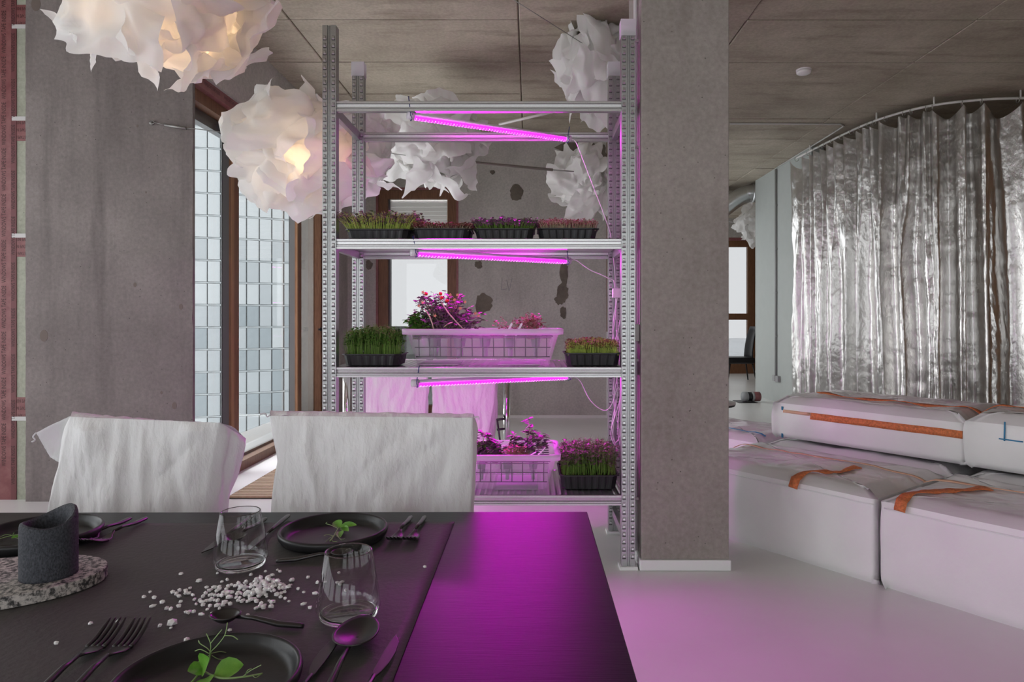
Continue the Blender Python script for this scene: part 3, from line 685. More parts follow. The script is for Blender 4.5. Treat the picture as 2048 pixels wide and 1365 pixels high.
for i, pp_ in enumerate(([(1228, 560), (1232, 620), (1224, 700), (1236, 780), (1224, 850), (1234, 900)], [(1236, 590), (1226, 660), (1238, 730), (1228, 800), (1240, 870), (1226, 880), (1232, 800)], [(1240, 640), (1234, 700), (1242, 770), (1236, 860), (1244, 905)], [(1232, 660), (1240, 690), (1238, 730), (1228, 745), (1226, 700), (1236, 665)])):
    MB().tube(spline([P(x, y, 3.615 - .012 * i) for x, y in pp_], 8), .003, 6).build('cable', M['cable'], cb, True, True)
MB().box(.435, .475, 3.585, 3.62, 1.26, 1.31).build('plug_block', M['cable'], cb, world=True, bevel=.003)

# ------------------------------------------------------------------ seedling trays
def greens(par, x0, x1, y0, y1, z, h, n, sm_, lm, ls, lean, seed, leaves=3, hv=.25, tall_left=0, fine=False):
    r = random.Random(seed); a, b_ = MB(), MB()
    for i in range(n):
        x = r.uniform(x0, x1); y = r.uniform(y0, y1); u = (x - x0) / (x1 - x0)
        ex = min(u, 1 - u, (y - y0) / (y1 - y0), 1 - (y - y0) / (y1 - y0))
        hh = h * (1 + r.uniform(-hv, hv)) * (.82 + .5 * min(ex, .3)) * (1 + tall_left * (.5 - u))
        dx = lean * (u - .5) * 2 + r.gauss(0, .09) * h; dy = (-.5 + (y - y0) / (y1 - y0)) * lean + r.gauss(0, .09) * h
        w_ = .0011 if fine else .0014
        m_ = Vector((x + dx * .4 + r.gauss(0, .05) * h, y + dy * .4, z + hh * .55)); t = Vector((x + dx, y + dy, z + hh))
        vs = []
        for p, ww in (((x, y, z - .004), w_), (tuple(m_), w_ * .9), (tuple(t), w_ * .6)):
            for q in range(3): vs.append((p[0] + ww * math.cos(q * 2.1), p[1] + ww * math.sin(q * 2.1), p[2]))
        a.add(vs, [(0, 1, 4, 3), (1, 2, 5, 4), (2, 0, 3, 5), (3, 4, 7, 6), (4, 5, 8, 7), (5, 3, 6, 8)])
        for q in range(leaves):
            an = r.uniform(0, 6.283); s = ls * r.uniform(.6, 1.25); f = Vector((math.cos(an), math.sin(an), r.uniform(-.2, .75))).normalized()
            sd = f.cross(Vector((0, 0, 1))).normalized() * s * .42; o = t - Vector((0, 0, r.uniform(0, .30) * hh))
            if r.random() < .3: o = m_
            k = o + f * s * .55 + Vector((0, 0, s * .12))
            b_.add([o, k + sd, o + f * s, k - sd], [(0, 1, 2), (0, 2, 3)])
        if fine and r.random() < .8:
            an = r.uniform(0, 6.283); e = t + Vector((math.cos(an) * .012, math.sin(an) * .012, r.uniform(.01, .028)))
            a.add([t, t + Vector((.0009, 0, 0)), e], [(0, 1, 2)])
    o = a.build('stems', sm_, par, False, True, 'stuff', recalc=False); o2 = b_.build('leaves', lm, par, False, True, 'stuff', recalc=False)
def tray(label, px0, px1, z, yf, depth, hgt, g, rot=0.0, grp='black seedling trays on the rack'):
    """px0/px1: image columns of the front edge at depth yf"""
    x0, x1 = (px0 - CX) * yf / F, (px1 - CX) * yf / F
    t = thing('seedling_tray', label, 'seedling tray', ((x0 + x1) / 2, yf + depth / 2, z), 0, grp)
    w_, d_ = (x1 - x0) / 2, depth / 2
    # fluted tray body: rounded rectangle loop with flutes, tapered
    def loop(ins, flute):
        pts = []; cr = .018; W_, D_ = w_ - ins, d_ - ins
        def seg(ax, ay, bx, by, nx, ny):
            L = math.hypot(bx - ax, by - ay); n = max(2, int(L / .0085)); n -= n % 4
            for i in range(n):
                s = i / n; fl = flute if (i % 4) < 2 else 0
                pts.append((ax + (bx - ax) * s - nx * fl, ay + (by - ay) * s - ny * fl))
        base = [(-w_ + cr, -d_, w_ - cr, -d_, 0, -1), (w_, -d_ + cr, w_, d_ - cr, 1, 0), (w_ - cr, d_, -w_ + cr, d_, 0, 1), (-w_, d_ - cr, -w_, -d_ + cr, -1, 0)]
        for q in base: seg(*q)
        return [(x * W_ / w_, y * D_ / d_) for x, y in pts]
    mb = MB(); secs = [(.012, .0035, .002), (.003, .0035, hgt - .007), (.0, 0, hgt - .006), (-.004, 0, hgt - .005), (-.004, 0, hgt), (.004, 0, hgt), (.007, 0, hgt - .012)]
    vs = []; n = None
    for ins, fl, zz in secs:
        lp = loop(ins, fl); n = len(lp); vs += [(x, y, zz) for x, y in lp]
    fs = [tuple(range(n))[::-1]]
    for k in range(len(secs) - 1):
        for i in range(n): fs.append((k * n + i, k * n + (i + 1) % n, (k + 1) * n + (i + 1) % n, (k + 1) * n + i))
    mb.add(vs, fs); mb.build('tray', M['blackp'], t)
    lp = loop(.006, 0); MB().add([(x, y, hgt - .01) for x, y in lp] + [(0, 0, hgt - .004)], [(i, (i + 1) % n, n) for i in range(n)]).build('soil', M['soil'], t)
    t.rotation_euler = (0, 0, rot)
    greens(t, x0 + .012, x1 - .012, yf + .012, yf + depth - .012, z + hgt - .008, **g)
    return t
S1, S2, S3 = ZB[1] + .003, ZB[2] + .003, ZB[3] + .003
tray('tray of tall yellow-stemmed microgreens leaning over at the left of the upper shelf', 690, 818, S1, 3.17, .42, .046, dict(h=.088, n=900, sm_=M['stem_y'], lm=M['leaf_gp'], ls=.017, lean=.055, seed=1, leaves=4))
tray('tray of short reddish sprouts, second from the left on the upper shelf', 824, 941, S1, 3.17, .20, .048, dict(h=.036, n=520, sm_=M['stem_p'], lm=M['leaf_r'], ls=.015, lean=.02, seed=2, leaves=4))
tray('tray of bright purple-lit leafy sprouts, third from the left on the upper shelf', 948, 1069, S1, 3.17, .22, .048, dict(h=.056, n=560, sm_=M['stem_g'], lm=M['leaf_pu'], ls=.017, lean=.03, seed=3, leaves=4))
tray('tray of fine pinkish sprouts with pale stems at the right of the upper shelf', 1076, 1197, S1, 3.17, .22, .050, dict(h=.052, n=760, sm_=M['stem_p'], lm=M['leaf_r2'], ls=.012, lean=.01, seed=4, leaves=3))
tray('tray of dense dark green pea shoots left of the middle shelf tub', 683, 800, S2, 3.165, .22, .056, dict(h=.115, n=620, sm_=M['stem_g'], lm=M['leaf_g'], ls=.019, lean=.0, seed=5, leaves=4, fine=True))
tray('tray of reddish cress with green stems right of the middle shelf tub', 1131, 1243, S2, 3.175, .22, .060, dict(h=.066, n=1000, sm_=M['stem_y'], lm=M['leaf_r'], ls=.012, lean=-.004, seed=6, leaves=3))
tray('tray of dark green purple-lit pea shoots on the lowest shelf by the right upright', 1120, 1238, S3, 3.22, .30, .070, dict(h=.125, n=760, sm_=M['stem_g'], lm=M['leaf_gp'], ls=.018, lean=.0, seed=7, leaves=4, fine=True))

# ------------------------------------------------------------------ tubs with hydroponic plants
def tub(label, cx, yf, z, water=None):
    W_, D_, H_ = .36, .19, .172
    t = thing('plastic_tub', label, 'plastic tub', (cx, yf + D_, z))
    def rr(w_, d_, zz, cr=.03, n=5):
        out = []
        for (sx, sy, a0) in ((1, -1, -R90), (1, 1, 0), (-1, 1, R90), (-1, -1, math.pi)):
            for i in range(n + 1):
                a = a0 + R90 * i / n; out.append((sx * (w_ - cr) + cr * math.cos(a), sy * (d_ - cr) + cr * math.sin(a), zz))
        return out
    def shell(secs, mat, nm, cap=False):
        vs = []; 
        for s in secs: vs += s
        n = len(secs[0]); fs = [tuple(range(n))[::-1]] if cap else []
        for k in range(len(secs) - 1):
            for i in range(n): fs.append((k * n + i, k * n + (i + 1) % n, (k + 1) * n + (i + 1) % n, (k + 1) * n + i))
        return MB().add(vs, fs).build(nm, mat, t, True)
    shell([rr(W_ - .045, D_ - .035, .003), rr(W_ - .04, D_ - .03, .02), rr(W_ - .004, D_ - .003, H_ - .028)], M['tub'], 'body', True)
    shell([rr(W_ - .004, D_ - .003, H_ - .028), rr(W_ + .018, D_ + .014, H_ - .026), rr(W_ + .02, D_ + .016, H_), rr(W_ - .006, D_ - .006, H_)], M['tubrim'], 'rim')
    for x in (-.12, .12): box('skid', M['tubrim'], cx + x - .10 + (.05 if x > 0 else -.1), cx + x + .10 + (.05 if x > 0 else -.1) - .0, yf + .04, yf + 2 * D_ - .05, z, z + .003, t)
    zz = H_ - .055
    def wires(nm, segs):
        mb = MB()
        for a, b_ in segs: mb.tube([a, b_], .0022, 5)
        o = mb.build(nm, M['wire'], t, True); return o
    for k in range(13):
        x = -.30 + k * .05; wires('wire', [((x, -D_ + .03, .04), (x, -D_ + .012, zz + .02))])
    for k in range(3): wires('wire', [((-.315 - k * .004, -D_ + .028 - k * .008, .04 + k * .045), (.315 + k * .004, -D_ + .028 - k * .008, .04 + k * .045))])
    for k in range(7): wires('wire', [((-.33, -D_ + .02 + k * .055, zz + .02), (.33, -D_ + .02 + k * .055, zz + .02))])
    for k in range(13): wires('wire', [((-.30 + k * .05, -D_ + .015, zz + .022), (-.30 + k * .05, D_ - .02, zz + .022))])
    if water: shell([rr(W_ - .033, D_ - .026, .075)], M['waterp'], 'water', True)
    pots = []
    for k in range(5):
        for j in (0, 1):
            x = -.25 + k * .125; y = -.07 + j * .14
            o = MB().lathe([(.018, -.055), (.026, 0), (.030, .004)], 14, (x, y, zz + .02)).build('net_pot', M['netpot'], t, True)
            MB().tube([(x, y, zz - .035), (x, y, .03)], .009, 8).build('root_tube', M['netpot'], o, True)
            pots.append(Vector((cx + x, yf + D_ + y, z + zz + .025)))
    return t, pots
def lobed_leaf(mb, o, f, s, up, r, lobes=3):
    sd = f.cross(up)
    if sd.length < 1e-4: sd = f.orthogonal()
    sd.normalize(); n = sd.cross(f)
    pts = [o]
    prof = [(.18, .22), (.30, .16), (.42, .40), (.55, .24), (.72, .30), (.86, .12)]
    L_ = [o + f * s * a + sd * s * b_ + n * s * (-.25 * a * a + .10 * b_) for a, b_ in prof]; R_ = [o + f * s * a - sd * s * b_ + n * s * (-.25 * a * a + .10 * b_) for a, b_ in prof]
    mid = [o + f * s * a + n * s * (-.25 * a * a - .05) for a, _ in prof]; tip = o + f * s - n * s * .25
    vs = [o] + L_ + R_ + mid + [tip]; fs = [(0, 1, 13), (0, 13, 7)]
    for i in range(5): fs += [(1 + i, 2 + i, 14 + i, 13 + i), (13 + i, 14 + i, 8 + i, 7 + i)]
    fs += [(6, 19, 18), (18, 19, 12)]
    mb.add(vs, fs)
def bush(name, label, cat, base, shape, nst, nleaf, ls, stemm, leafm, seed, fruit=0, flower=0, stemr=.002, grp=None):
    """shape: list of (centre offset, radii) blobs the branches reach into"""
    r = random.Random(seed); base = Vector(base); t = thing(name, label, cat, base, 0, grp)
    sb, lb, tips = MB(), MB(), []
    for i in range(nst):
        c_, rad = shape[r.randrange(len(shape))]
        v = Vector((r.gauss(0, 1), r.gauss(0, 1), r.gauss(0, 1))).normalized() * (r.random() ** .4)
        e = base + Vector(c_) + Vector((v.x * rad[0], v.y * rad[1], v.z * rad[2]))
        if e.z < base.z + .01: e.z = base.z + .01
        m_ = base + (e - base) * .55 + Vector((r.gauss(0, .012), r.gauss(0, .012), .02))
        b0 = base + Vector((r.uniform(-.02, .02), r.uniform(-.02, .02), 0)); pts = spline([b0, m_, e], 4)
        sb.tube(pts, [stemr * (1 - .6 * k / (len(pts) - 1)) for k in range(len(pts))], 4); tips.append(e)
        for q in range(nleaf):
            p = pts[r.randrange(3, len(pts))]; an = r.uniform(0, 6.283); f = Vector((math.cos(an), math.sin(an), r.uniform(-.4, .7))).normalized()
            lobed_leaf(lb, p, f, ls * r.uniform(.6, 1.3), Vector((r.gauss(0, .3), r.gauss(0, .3), 1)).normalized(), r)
    sb.build('stems', stemm, t, True, True, 'stuff', recalc=False); lb.build('leaves', leafm, t, False, True, 'stuff', recalc=False)
    return t, tips
tA, potsA = tub('frosted plastic tub with a wire grid, on the middle rack shelf', -.222, 3.19, S2)
tB, potsB = tub('frosted plastic tub half filled with water on the lowest rack shelf', -.235, 3.19, S3, True)
bx = P(880, 650, 3.33)
t, tips = bush('tomato_plant', 'bushy tomato plant with red fruit growing in the middle shelf tub', 'plant', (bx.x + .03, 3.33, S2 + .125), [((-.11, 0, .13), (.09, .09, .09)), ((-.02, 0, .17), (.11, .10, .08)), ((.09, .0, .09), (.12, .09, .08)), ((-.03, -.02, .07), (.17, .1, .07))], 190, 10, .027, M['stem_p'], M['leaf_pu'], 21)
for px, py in ((852, 588), (881, 588), (883, 596), (894, 602)):
    MB().ball(P(px, py, 3.24), .009, 6).build('fruit', M['tomato'], t, True, True)
fr = random.Random(8)
for px, py in ((846, 585), (900, 590), (915, 590), (909, 600), (930, 604), (951, 627), (957, 632), (845, 605), (838, 612), (921, 617), (870, 632)):
    c_ = P(px, py, 3.22); mb = MB()
    for q in range(5):
        a = q * 1.257; f = Vector((math.cos(a), -.4, math.sin(a))).normalized(); lobed_leaf(mb, c_, f, .0085, Vector((0, -1, .2)), fr)
    mb.build('blossom', M['flower'], t, False, True)
for a, b_, c_ in (((928, 660), (900, 630), (884, 606)), ((868, 660), (860, 635), (850, 620)), ((905, 645), (893, 650), (888, 655))):
    MB().tube(spline([P(*a, 3.23), P(*b_, 3.22), P(*c_, 3.24)], 5), .0032, 6).build('branch', M['stem_p'], t, True, True)
bush('leafy_seedling', 'dark green lobed seedling at the left end of the middle shelf tub', 'plant', (P(832, 650, 3.28).x, 3.30, S2 + .12), [((0, 0, .075), (.06, .06, .06))], 60, 8, .026, M['stem_g'], M['leaf_g'], 22)
bush('herb_seedling', 'rusty red herb seedling at the right end of the middle shelf tub', 'plant', (P(1062, 650, 3.3).x, 3.3, S2 + .12), [((0, 0, .07), (.075, .07, .065))], 110, 9, .014, M['stem_p'], M['leaf_r2'], 23, stemr=.0012)
bush('sparse_seedling', 'sparse pink-lit seedling in the middle of the middle shelf tub', 'plant', (P(1022, 650, 3.3).x, 3.3, S2 + .12), [((-.02, 0, .06), (.11, .07, .075))], 45, 5, .014, M['stem_p'], M['leaf_r'], 24, stemr=.0011)
for px in (1009, 1029):
    a, b_ = P(px, 664, 3.215), P(px + 14, 648, 3.205); d = (b_ - a).normalized(); s = Vector((.004, 0, -.002))
    tag(MB().prism([(0, 0)] * 0 or [(a.x - .005, a.z - .03), (a.x + .004, a.z - .034), (b_.x + .006, b_.z), (b_.x, b_.z + .004), (b_.x - .005, b_.z)], 'y', 3.212, 3.2135).build('plant_tag', M['cable']), 'white plant tag %s in the middle shelf tub' % ('left of its twin' if px == 1009 else 'right of its twin'), 'plant tag', 'plant tags in the tub')
bush('basil_plant', 'broad-leaved purple-lit basil in the lowest shelf tub beside the chair', 'plant', (P(970, 900, 3.3).x, 3.3, S3 + .125), [((-.03, 0, .09), (.07, .07, .07)), ((.035, 0, .045), (.05, .06, .05))], 34, 6, .048, M['stem_g'], M['leaf_pu'], 25, stemr=.0026)
bush('kale_seedling', 'tall curly kale seedling in the lowest shelf tub', 'plant', (P(1050, 905, 3.34).x, 3.34, S3 + .125), [((.0, 0, .16), (.05, .05, .05)), ((.085, 0, .09), (.04, .05, .06)), ((-.05, 0, .09), (.05, .05, .05))], 30, 8, .034, M['stem_p'], M['leaf_pu'], 26, stemr=.0018)
bush('coriander_seedling', 'fine pinkish herb spilling over the front of the lowest shelf tub', 'plant', (P(1030, 915, 3.26).x, 3.26, S3 + .125), [((.0, 0, .05), (.07, .05, .045))], 60, 7, .013, M['stem_p'], M['leaf_r2'], 27, stemr=.0012)
for i, (a, b_, c_) in enumerate((((1060, 918), (1075, 912), (1090, 897)), ((1035, 920), (1052, 916), (1072, 905)))):
    tag(MB().tube(spline([P(*a, 3.2), P(*b_, 3.2), P(*c_, 3.22)], 5), .0035, 6).build('plant_label', M['cable'], None, True), 'curved white label strip on the lowest tub rim, %s' % ('upper one' if i == 0 else 'lower one'), 'plant tag', 'label strips in the lowest tub')

# ------------------------------------------------------------------ paper lamps on tension wires
def paper_lamp(label, c, R_, n, seed, warm=0.0, sq=(1, 1, 1), part_h=True):
    r = random.Random(seed); c = Vector(c); t = thing('paper_lamp', label, 'paper lamp', c, 0, 'crumpled white paper lamps on tension wires')
    for i in range(n):
        ph = math.acos(1 - 2 * (i + .5) / n); th = i * 2.39996 + r.uniform(-.3, .3)
        d = Vector((math.sin(ph) * math.cos(th), math.sin(ph) * math.sin(th), math.cos(ph)))
        t1 = d.orthogonal().normalized(); ro = r.uniform(0, 6.283); t1 = (Matrix.Rotation(ro, 3, d) @ t1); t2 = d.cross(t1)
        r0 = R_ * r.uniform(.50, .72); ext = r.uniform(.65, .95); ps = r.uniform(0, 6.283); lift = r.uniform(.25, .55); m1 = r.choice((2, 3, 3)); p1, p2 = r.uniform(0, 6), r.uniform(0, 6); fold = r.uniform(.05, .13); sx, sy = r.uniform(.8, 1.1), r.uniform(.7, 1.0)
        def fn(u, v):
            a, b_ = (u * 2 - 1) * sx, (v * 2 - 1) * sy; rho = math.hypot(a, b_); an = math.atan2(b_, a)
            w1_ = d + (t1 * a + t2 * b_) * ext; w1_.normalize()
            side = max(0.0, (a * math.cos(ps) + b_ * math.sin(ps)) + .25)
            rad = r0 + R_ * (lift * .55 * side ** 1.4 + fold * math.sin(m1 * an + p1) * rho * rho + .05 * math.sin(7 * an + p2) * max(0, rho - .35) * 1.5)
            q = c + w1_ * min(rad, R_ * 1.02) + (t1 * a + t2 * b_) * R_ * .16 * side
            k = 2.6 / R_ * .45
            q = q + Vector((nz(q.x * k, q.y * k, q.z * k + i * 3.1), nz(q.x * k + 9, q.y * k, q.z * k + i), nz(q.x * k, q.y * k + 5, q.z * k - i))) * R_ * .17
            k = 4.4 / R_
            q = q + Vector((nz(q.x * k, q.y * k, q.z * k), nz(q.x * k + 7, q.y * k, q.z * k), nz(q.x * k, q.y * k + 3, q.z * k))) * R_ * .085 * min(1, rho + .2)
            k = 3.1 / R_
            q = q + w1_ * R_ * .16 * (.18 - abs(nz(q.x * k + i, q.y * k, q.z * k))) * min(1, rho + .3)
            e = q - c
            return c + Vector((e.x * sq[0], e.y * sq[1], e.z * sq[2]))
        MB().grid(fn, 30, 30).build('paper_sheet', M['paper'], t, True, True, recalc=False)
    MB().ball(c, .035, 8).build('bulb', M['bulb'] if warm else M['bulb_off'], t, True, True)
    MB().tube([c + Vector((0, 0, .03)), c + Vector((0, 0, .10))], .02, 12).build('socket', M['socket'], t, True, True)
    if warm:
        l = bpy.data.lights.new('lamp_glow', 'POINT'); l.energy = warm; l.color = (1.0, .66, .36); l.shadow_soft_size = .045
        o = bpy.data.objects.new('lamp_glow', l); C.objects.link(o); o.parent = t; o.location = (0, 0, -.05)
    return t
L1 = P(325, 5, 2.62); L2 = P(606, 308, 3.95); L2b = P(720, 300, 4.7); L3 = P(868, 292, 5.6); L4 = P(1198, 120, 4.9); L5 = P(1175, 362, 6.6)
paper_lamp('nearest big crumpled white paper lamp cut off by the top of the picture', L1, .38, 26, 11, 2.5, (1, 1, .82))
paper_lamp('crumpled paper lamp glowing warm in front of the side window', L2, .41, 30, 12, 5.0, (1, .8, .80))
paper_lamp('paper lamp half hidden behind the left rack uprights', L2b, .30, 16, 15, 0, (1, .8, 1))
paper_lamp('white paper lamp hanging behind the upper left of the rack', L3, .44, 26, 13, 0, (.95, .8, .95))
paper_lamp('white paper lamp near the ceiling beside the column', L4, .42, 26, 14, 0, (.75, .75, 1.05))
paper_lamp('small white paper lamp behind the right rack upright', L5, .38, 24, 16, 0, (.9, .8, .95))
paper_lamp('white paper lamp in the far room behind the partition wall', (3.98, 12.0, 2.82), .40, 12, 18, 0, (1, .8, 1))
def line(name, label, cat, pts, r, mat):
    return tag(MB().tube(pts, r, 6).build(name, M[mat], None, True), label, cat)
A_ = P(305, 247, YP)
tb = thing('turnbuckle', 'steel turnbuckle hooked to an eye bolt on the concrete pier', 'turnbuckle', A_)
MB().tube([A_ + Vector((0, .0, 0)), A_ + Vector((0, -.02, 0))], .012, 8).build('eye_bolt', M['steelwire'], tb, True, True)
MB().tube([A_ + Vector((math.cos(q * .6283) * .012 + .012, -.022, math.sin(q * .6283) * .010)) for q in range(11)], .003, 6).build('eye', M['steelwire'], tb, True, True)
b0, b1 = P(330, 250, YP - .03), P(372, 257, YP - .04)
MB().tube([A_ + Vector((.02, -.022, 0)), b0], .003, 6).tube([b0, b1], .010, 8).tube([b1, P(392, 258, YP - .05)], .003, 6).build('barrel', M['steelwire'], tb, True, True)
line('tension_wire', 'thin steel wire from the turnbuckle into the glowing paper lamp', 'wire', [P(392, 258, YP - .05), P(470, 268, 4.15), L2], .0026, 'steelwire')
line('tension_wire', 'thin steel wire running from the glowing lamp to the back wall', 'wire', [L2 + Vector((.03, .03, -.02)), L2b, P(775, 306, 5.2), P(842, 315, 5.6)], .003, 'steelwire')
line('metal_tube', 'grey metal tube threaded on the wire between two paper lamps', 'tube', [P(840, 315, 5.6), P(1105, 340, 6.3)], .013, 'rodgrey')
line('tension_wire', 'steel wire from the grey tube into the small paper lamp', 'wire', [P(1105, 340, 6.3), P(1182, 346, 6.5)], .006, 'steelwire')
line('tension_wire', 'thin wire slanting down from the ceiling to the lamp beside the column', 'wire', [P(1012, -10, 4.25), P(1205, 112, 4.85)], .0024, 'steelwire')
line('metal_tube', 'short pale tube behind the top grow light', 'tube', [P(998, 249, 5.1), P(1135, 217, 4.9)], .010, 'rail')
line('tension_wire', 'thin wire into the paper lamp of the far room', 'wire', [P(1440, 440, 12.2), Vector((3.95, 12.0, 2.78))], .006, 'steelwire')

# ------------------------------------------------------------------ chairs under woven sacks
def sack_chair(label, cols, Yf, seed, ear=None, ties=(), sd=-1, grp='chairs covered with white woven sacks'):
    """cols: FL, FR, BR, BL polylines of (px, py, Y) from the top down to the seat"""
    fl_, fr_, br_, bl_ = [spline([P(*p) for p in c_], 10) for c_ in cols]
    cx = (fl_[0].x + fr_[0].x) / 2; t = thing('dining_chair', label, 'chair', (cx, Yf + .05, 0), 0, grp)
    def at(pl, v):
        s = v * (len(pl) - 1); i = min(int(s), len(pl) - 2); return pl[i].lerp(pl[i + 1], s - i)
    NF, NS = 90, 16; N_ = 2 * NF + 2 * NS
    def wr(x, z, amp=1.0):
        f = .014 * nz(x * 7 + z * 3.0, z * 1.7, seed) + .010 * nz(x * 26 + z * 4 * nz(x * 3, z * 3, seed), z * 5, seed + 3) + .0022 * nz(x * 70, z * 12, seed + 5)
        f += .012 * abs(nz(x * 11 - z * 6, z * 5, seed + 8)) + .008 * abs(nz(x * 9 + z * 8, z * 3, seed + 12))
        return f * amp
    def fn(u, v):
        s = u * N_
        a, b_, c_, d_ = at(fl_, v), at(fr_, v), at(br_, v), at(bl_, v)
        if s < NF: p = a.lerp(b_, s / NF); n = Vector((0, -1, 0)); e = s / NF
        elif s < NF + NS: p = b_.lerp(c_, (s - NF) / NS); n = Vector((1, 0, 0)); e = (s - NF) / NS
        elif s < 2 * NF + NS: p = c_.lerp(d_, (s - NF - NS) / NF); n = Vector((0, 1, 0)); e = (s - NF - NS) / NF
        else: p = d_.lerp(a, (s - 2 * NF - NS) / NS); n = Vector((-1, 0, 0)); e = (s - 2 * NF - NS) / NS
        k = min(1, 6 * min(e, 1 - e) + .15) * min(1, 8 * v + .15)
        return p + n * (wr(p.x + (0 if n.y else p.y), p.z) * k + .014 * math.sin(math.pi * e) * (1 if n.y < 0 else .3) * min(1, 3 * v))
    mb = MB().grid(fn, N_, 90, True)
    cv = mb.build('sack_cover', M['sack'], t, True, True, recalc=False)
    def top(u, v):
        p = fl_[0].lerp(fr_[0], u).lerp(bl_[0].lerp(br_[0], u), v)
        return p + Vector((0, 0, .008 * math.sin(math.pi * v) + .003 * nz(u * 20, v * 3, seed)))
    MB().grid(top, 60, 8).build('sack_top', M['sack'], cv, True, True, recalc=False)
    if ear:
        ep = [P(*p) for p in ear]; vs = [ep[0], ep[1], ep[2], ep[3]]
        def ef(u, v):
            p = ep[0].lerp(ep[1], u).lerp(ep[3].lerp(ep[2], u), v); return p + Vector((0, .018 * math.sin(math.pi * u) * math.sin(math.pi * v) + .003 * nz(u * 9, v * 9), 0))
        o = MB().grid(ef, 14, 14).build('sack_corner', M['sackthin'], cv, True, True, recalc=False); o.modifiers.new('s', 'SOLIDIFY').thickness = .002
    for tie in ties:
        MB().tube(spline([P(*p) for p in tie], 5), .0018, 5).build('loose_thread', M['sackthin'], cv, True, True)
    xl, xr = at(fl_, .5).x + .05, at(fr_, .5).x - .05; yb = Yf + .06
    box('seat', M['black'], xl, xr, min(yb, yb + .34 * sd), max(yb, yb + .34 * sd), .43, .465, t, bevel=.01)
    for x in (xl + .02, xr - .02):
        MB().tube([(x, yb, 0), (x, yb, .80)], .012, 10).build('leg', M['black'], t, True, True); MB().tube([(x, yb + .32 * sd, 0), (x, yb + .32 * sd, .43)], .012, 10).build('leg', M['black'], t, True, True)
    return t
Y1 = 1.58
sack_chair('chair under a white sack with a pointed corner, nearest the concrete pier',
           [[(140, 834, Y1), (118, 930, Y1), (92, 1030, Y1), (70, 1190, Y1)], [(440, 846, Y1), (424, 920, Y1), (408, 1030, Y1), (402, 1190, Y1)],
            [(492, 878, Y1 + .10), (478, 945, Y1 + .10), (448, 1030, Y1 + .09), (440, 1190, Y1 + .09)], [(150, 828, Y1 + .09), (130, 930, Y1 + .09), (115, 1030, Y1 + .09), (110, 1190, Y1 + .09)]],
           Y1, 2.0, ear=[(150, 828, Y1 + .05), (72, 866, Y1 + .06), (100, 915, Y1 + .06), (122, 928, Y1 + .04)],
           ties=([(72, 866, Y1 + .06), (66, 874, Y1 + .06), (70, 880, Y1 + .06), (64, 884, Y1 + .05), (69, 882, Y1 + .05)],))
sack_chair('chair under a broad squared white sack in front of the rack',
           [[(541, 832, Y1), (556, 905, Y1), (548, 960, Y1), (542, 1030, Y1), (540, 1190, Y1)], [(946, 836, Y1), (946, 920, Y1), (944, 1030, Y1), (942, 1190, Y1)],
            [(949, 834, Y1 + .06), (949, 930, Y1 + .07), (947, 1030, Y1 + .07), (945, 1190, Y1 + .07)], [(540, 826, Y1 + .05), (560, 920, Y1 + .06), (552, 1030, Y1 + .07), (550, 1190, Y1 + .07)]],
           Y1, 9.0, ties=([(541, 830, Y1), (534, 834, Y1), (530, 828, Y1), (520, 829, Y1)], [(948, 836, Y1), (956, 834, Y1), (958, 840, Y1)]))
Y2 = 4.75
sack_chair('sack-covered chair behind the rack, the one nearer the window', [[(727, 722, Y2), (730, 850, Y2), (742, 960, Y2)], [(851, 722, Y2), (852, 850, Y2), (846, 960, Y2)], [(853, 720, Y2 + .1), (853, 850, Y2 + .1), (850, 960, Y2 + .1)], [(735, 720, Y2 + .1), (738, 850, Y2 + .1), (748, 960, Y2 + .1)]], Y2, 14.0, sd=1)
t = sack_chair('sack-covered chair behind the rack beside the chrome pole', [[(864, 722, Y2), (866, 850, Y2), (872, 960, Y2)], [(992, 722, Y2), (988, 800, Y2), (976, 880, Y2), (974, 960, Y2)], [(996, 720, Y2 + .1), (992, 850, Y2 + .1), (980, 960, Y2 + .1)], [(870, 720, Y2 + .1), (872, 850, Y2 + .1), (876, 960, Y2 + .1)]], Y2, 19.0, sd=1)
pt = thing('side_table', 'white table on chrome legs standing behind the rack', 'table', (-.7, 5.4, 0))
box('table_top', M['white_sill'], -1.42, -.13, 5.02, 5.82, .72, .745, pt, bevel=.004)
for x, y in ((-.174, 5.06), (-1.36, 5.06), (-.198, 5.76), (-1.36, 5.76)):
    MB().tube([(x, y, 0), (x, y, .72)], .027, 16).build('leg', M['chrome'], pt, True, True)
bk = thing('wall_bracket', 'small black metal bracket beside the chrome table leg', 'bracket', P(1000, 862, 4.6))
for y in (840, 860): MB().tube([P(994, y, 4.6), P(1010, y - 2, 4.6)], .008, 6).build('arm', M['black'], bk, True, True)
MB().tube([P(994, 838, 4.6), P(1000, 882, 4.6), (P(1003, 930, 4.6).x, 4.6, 0)], .007, 6).build('stem', M['black'], bk, True, True)

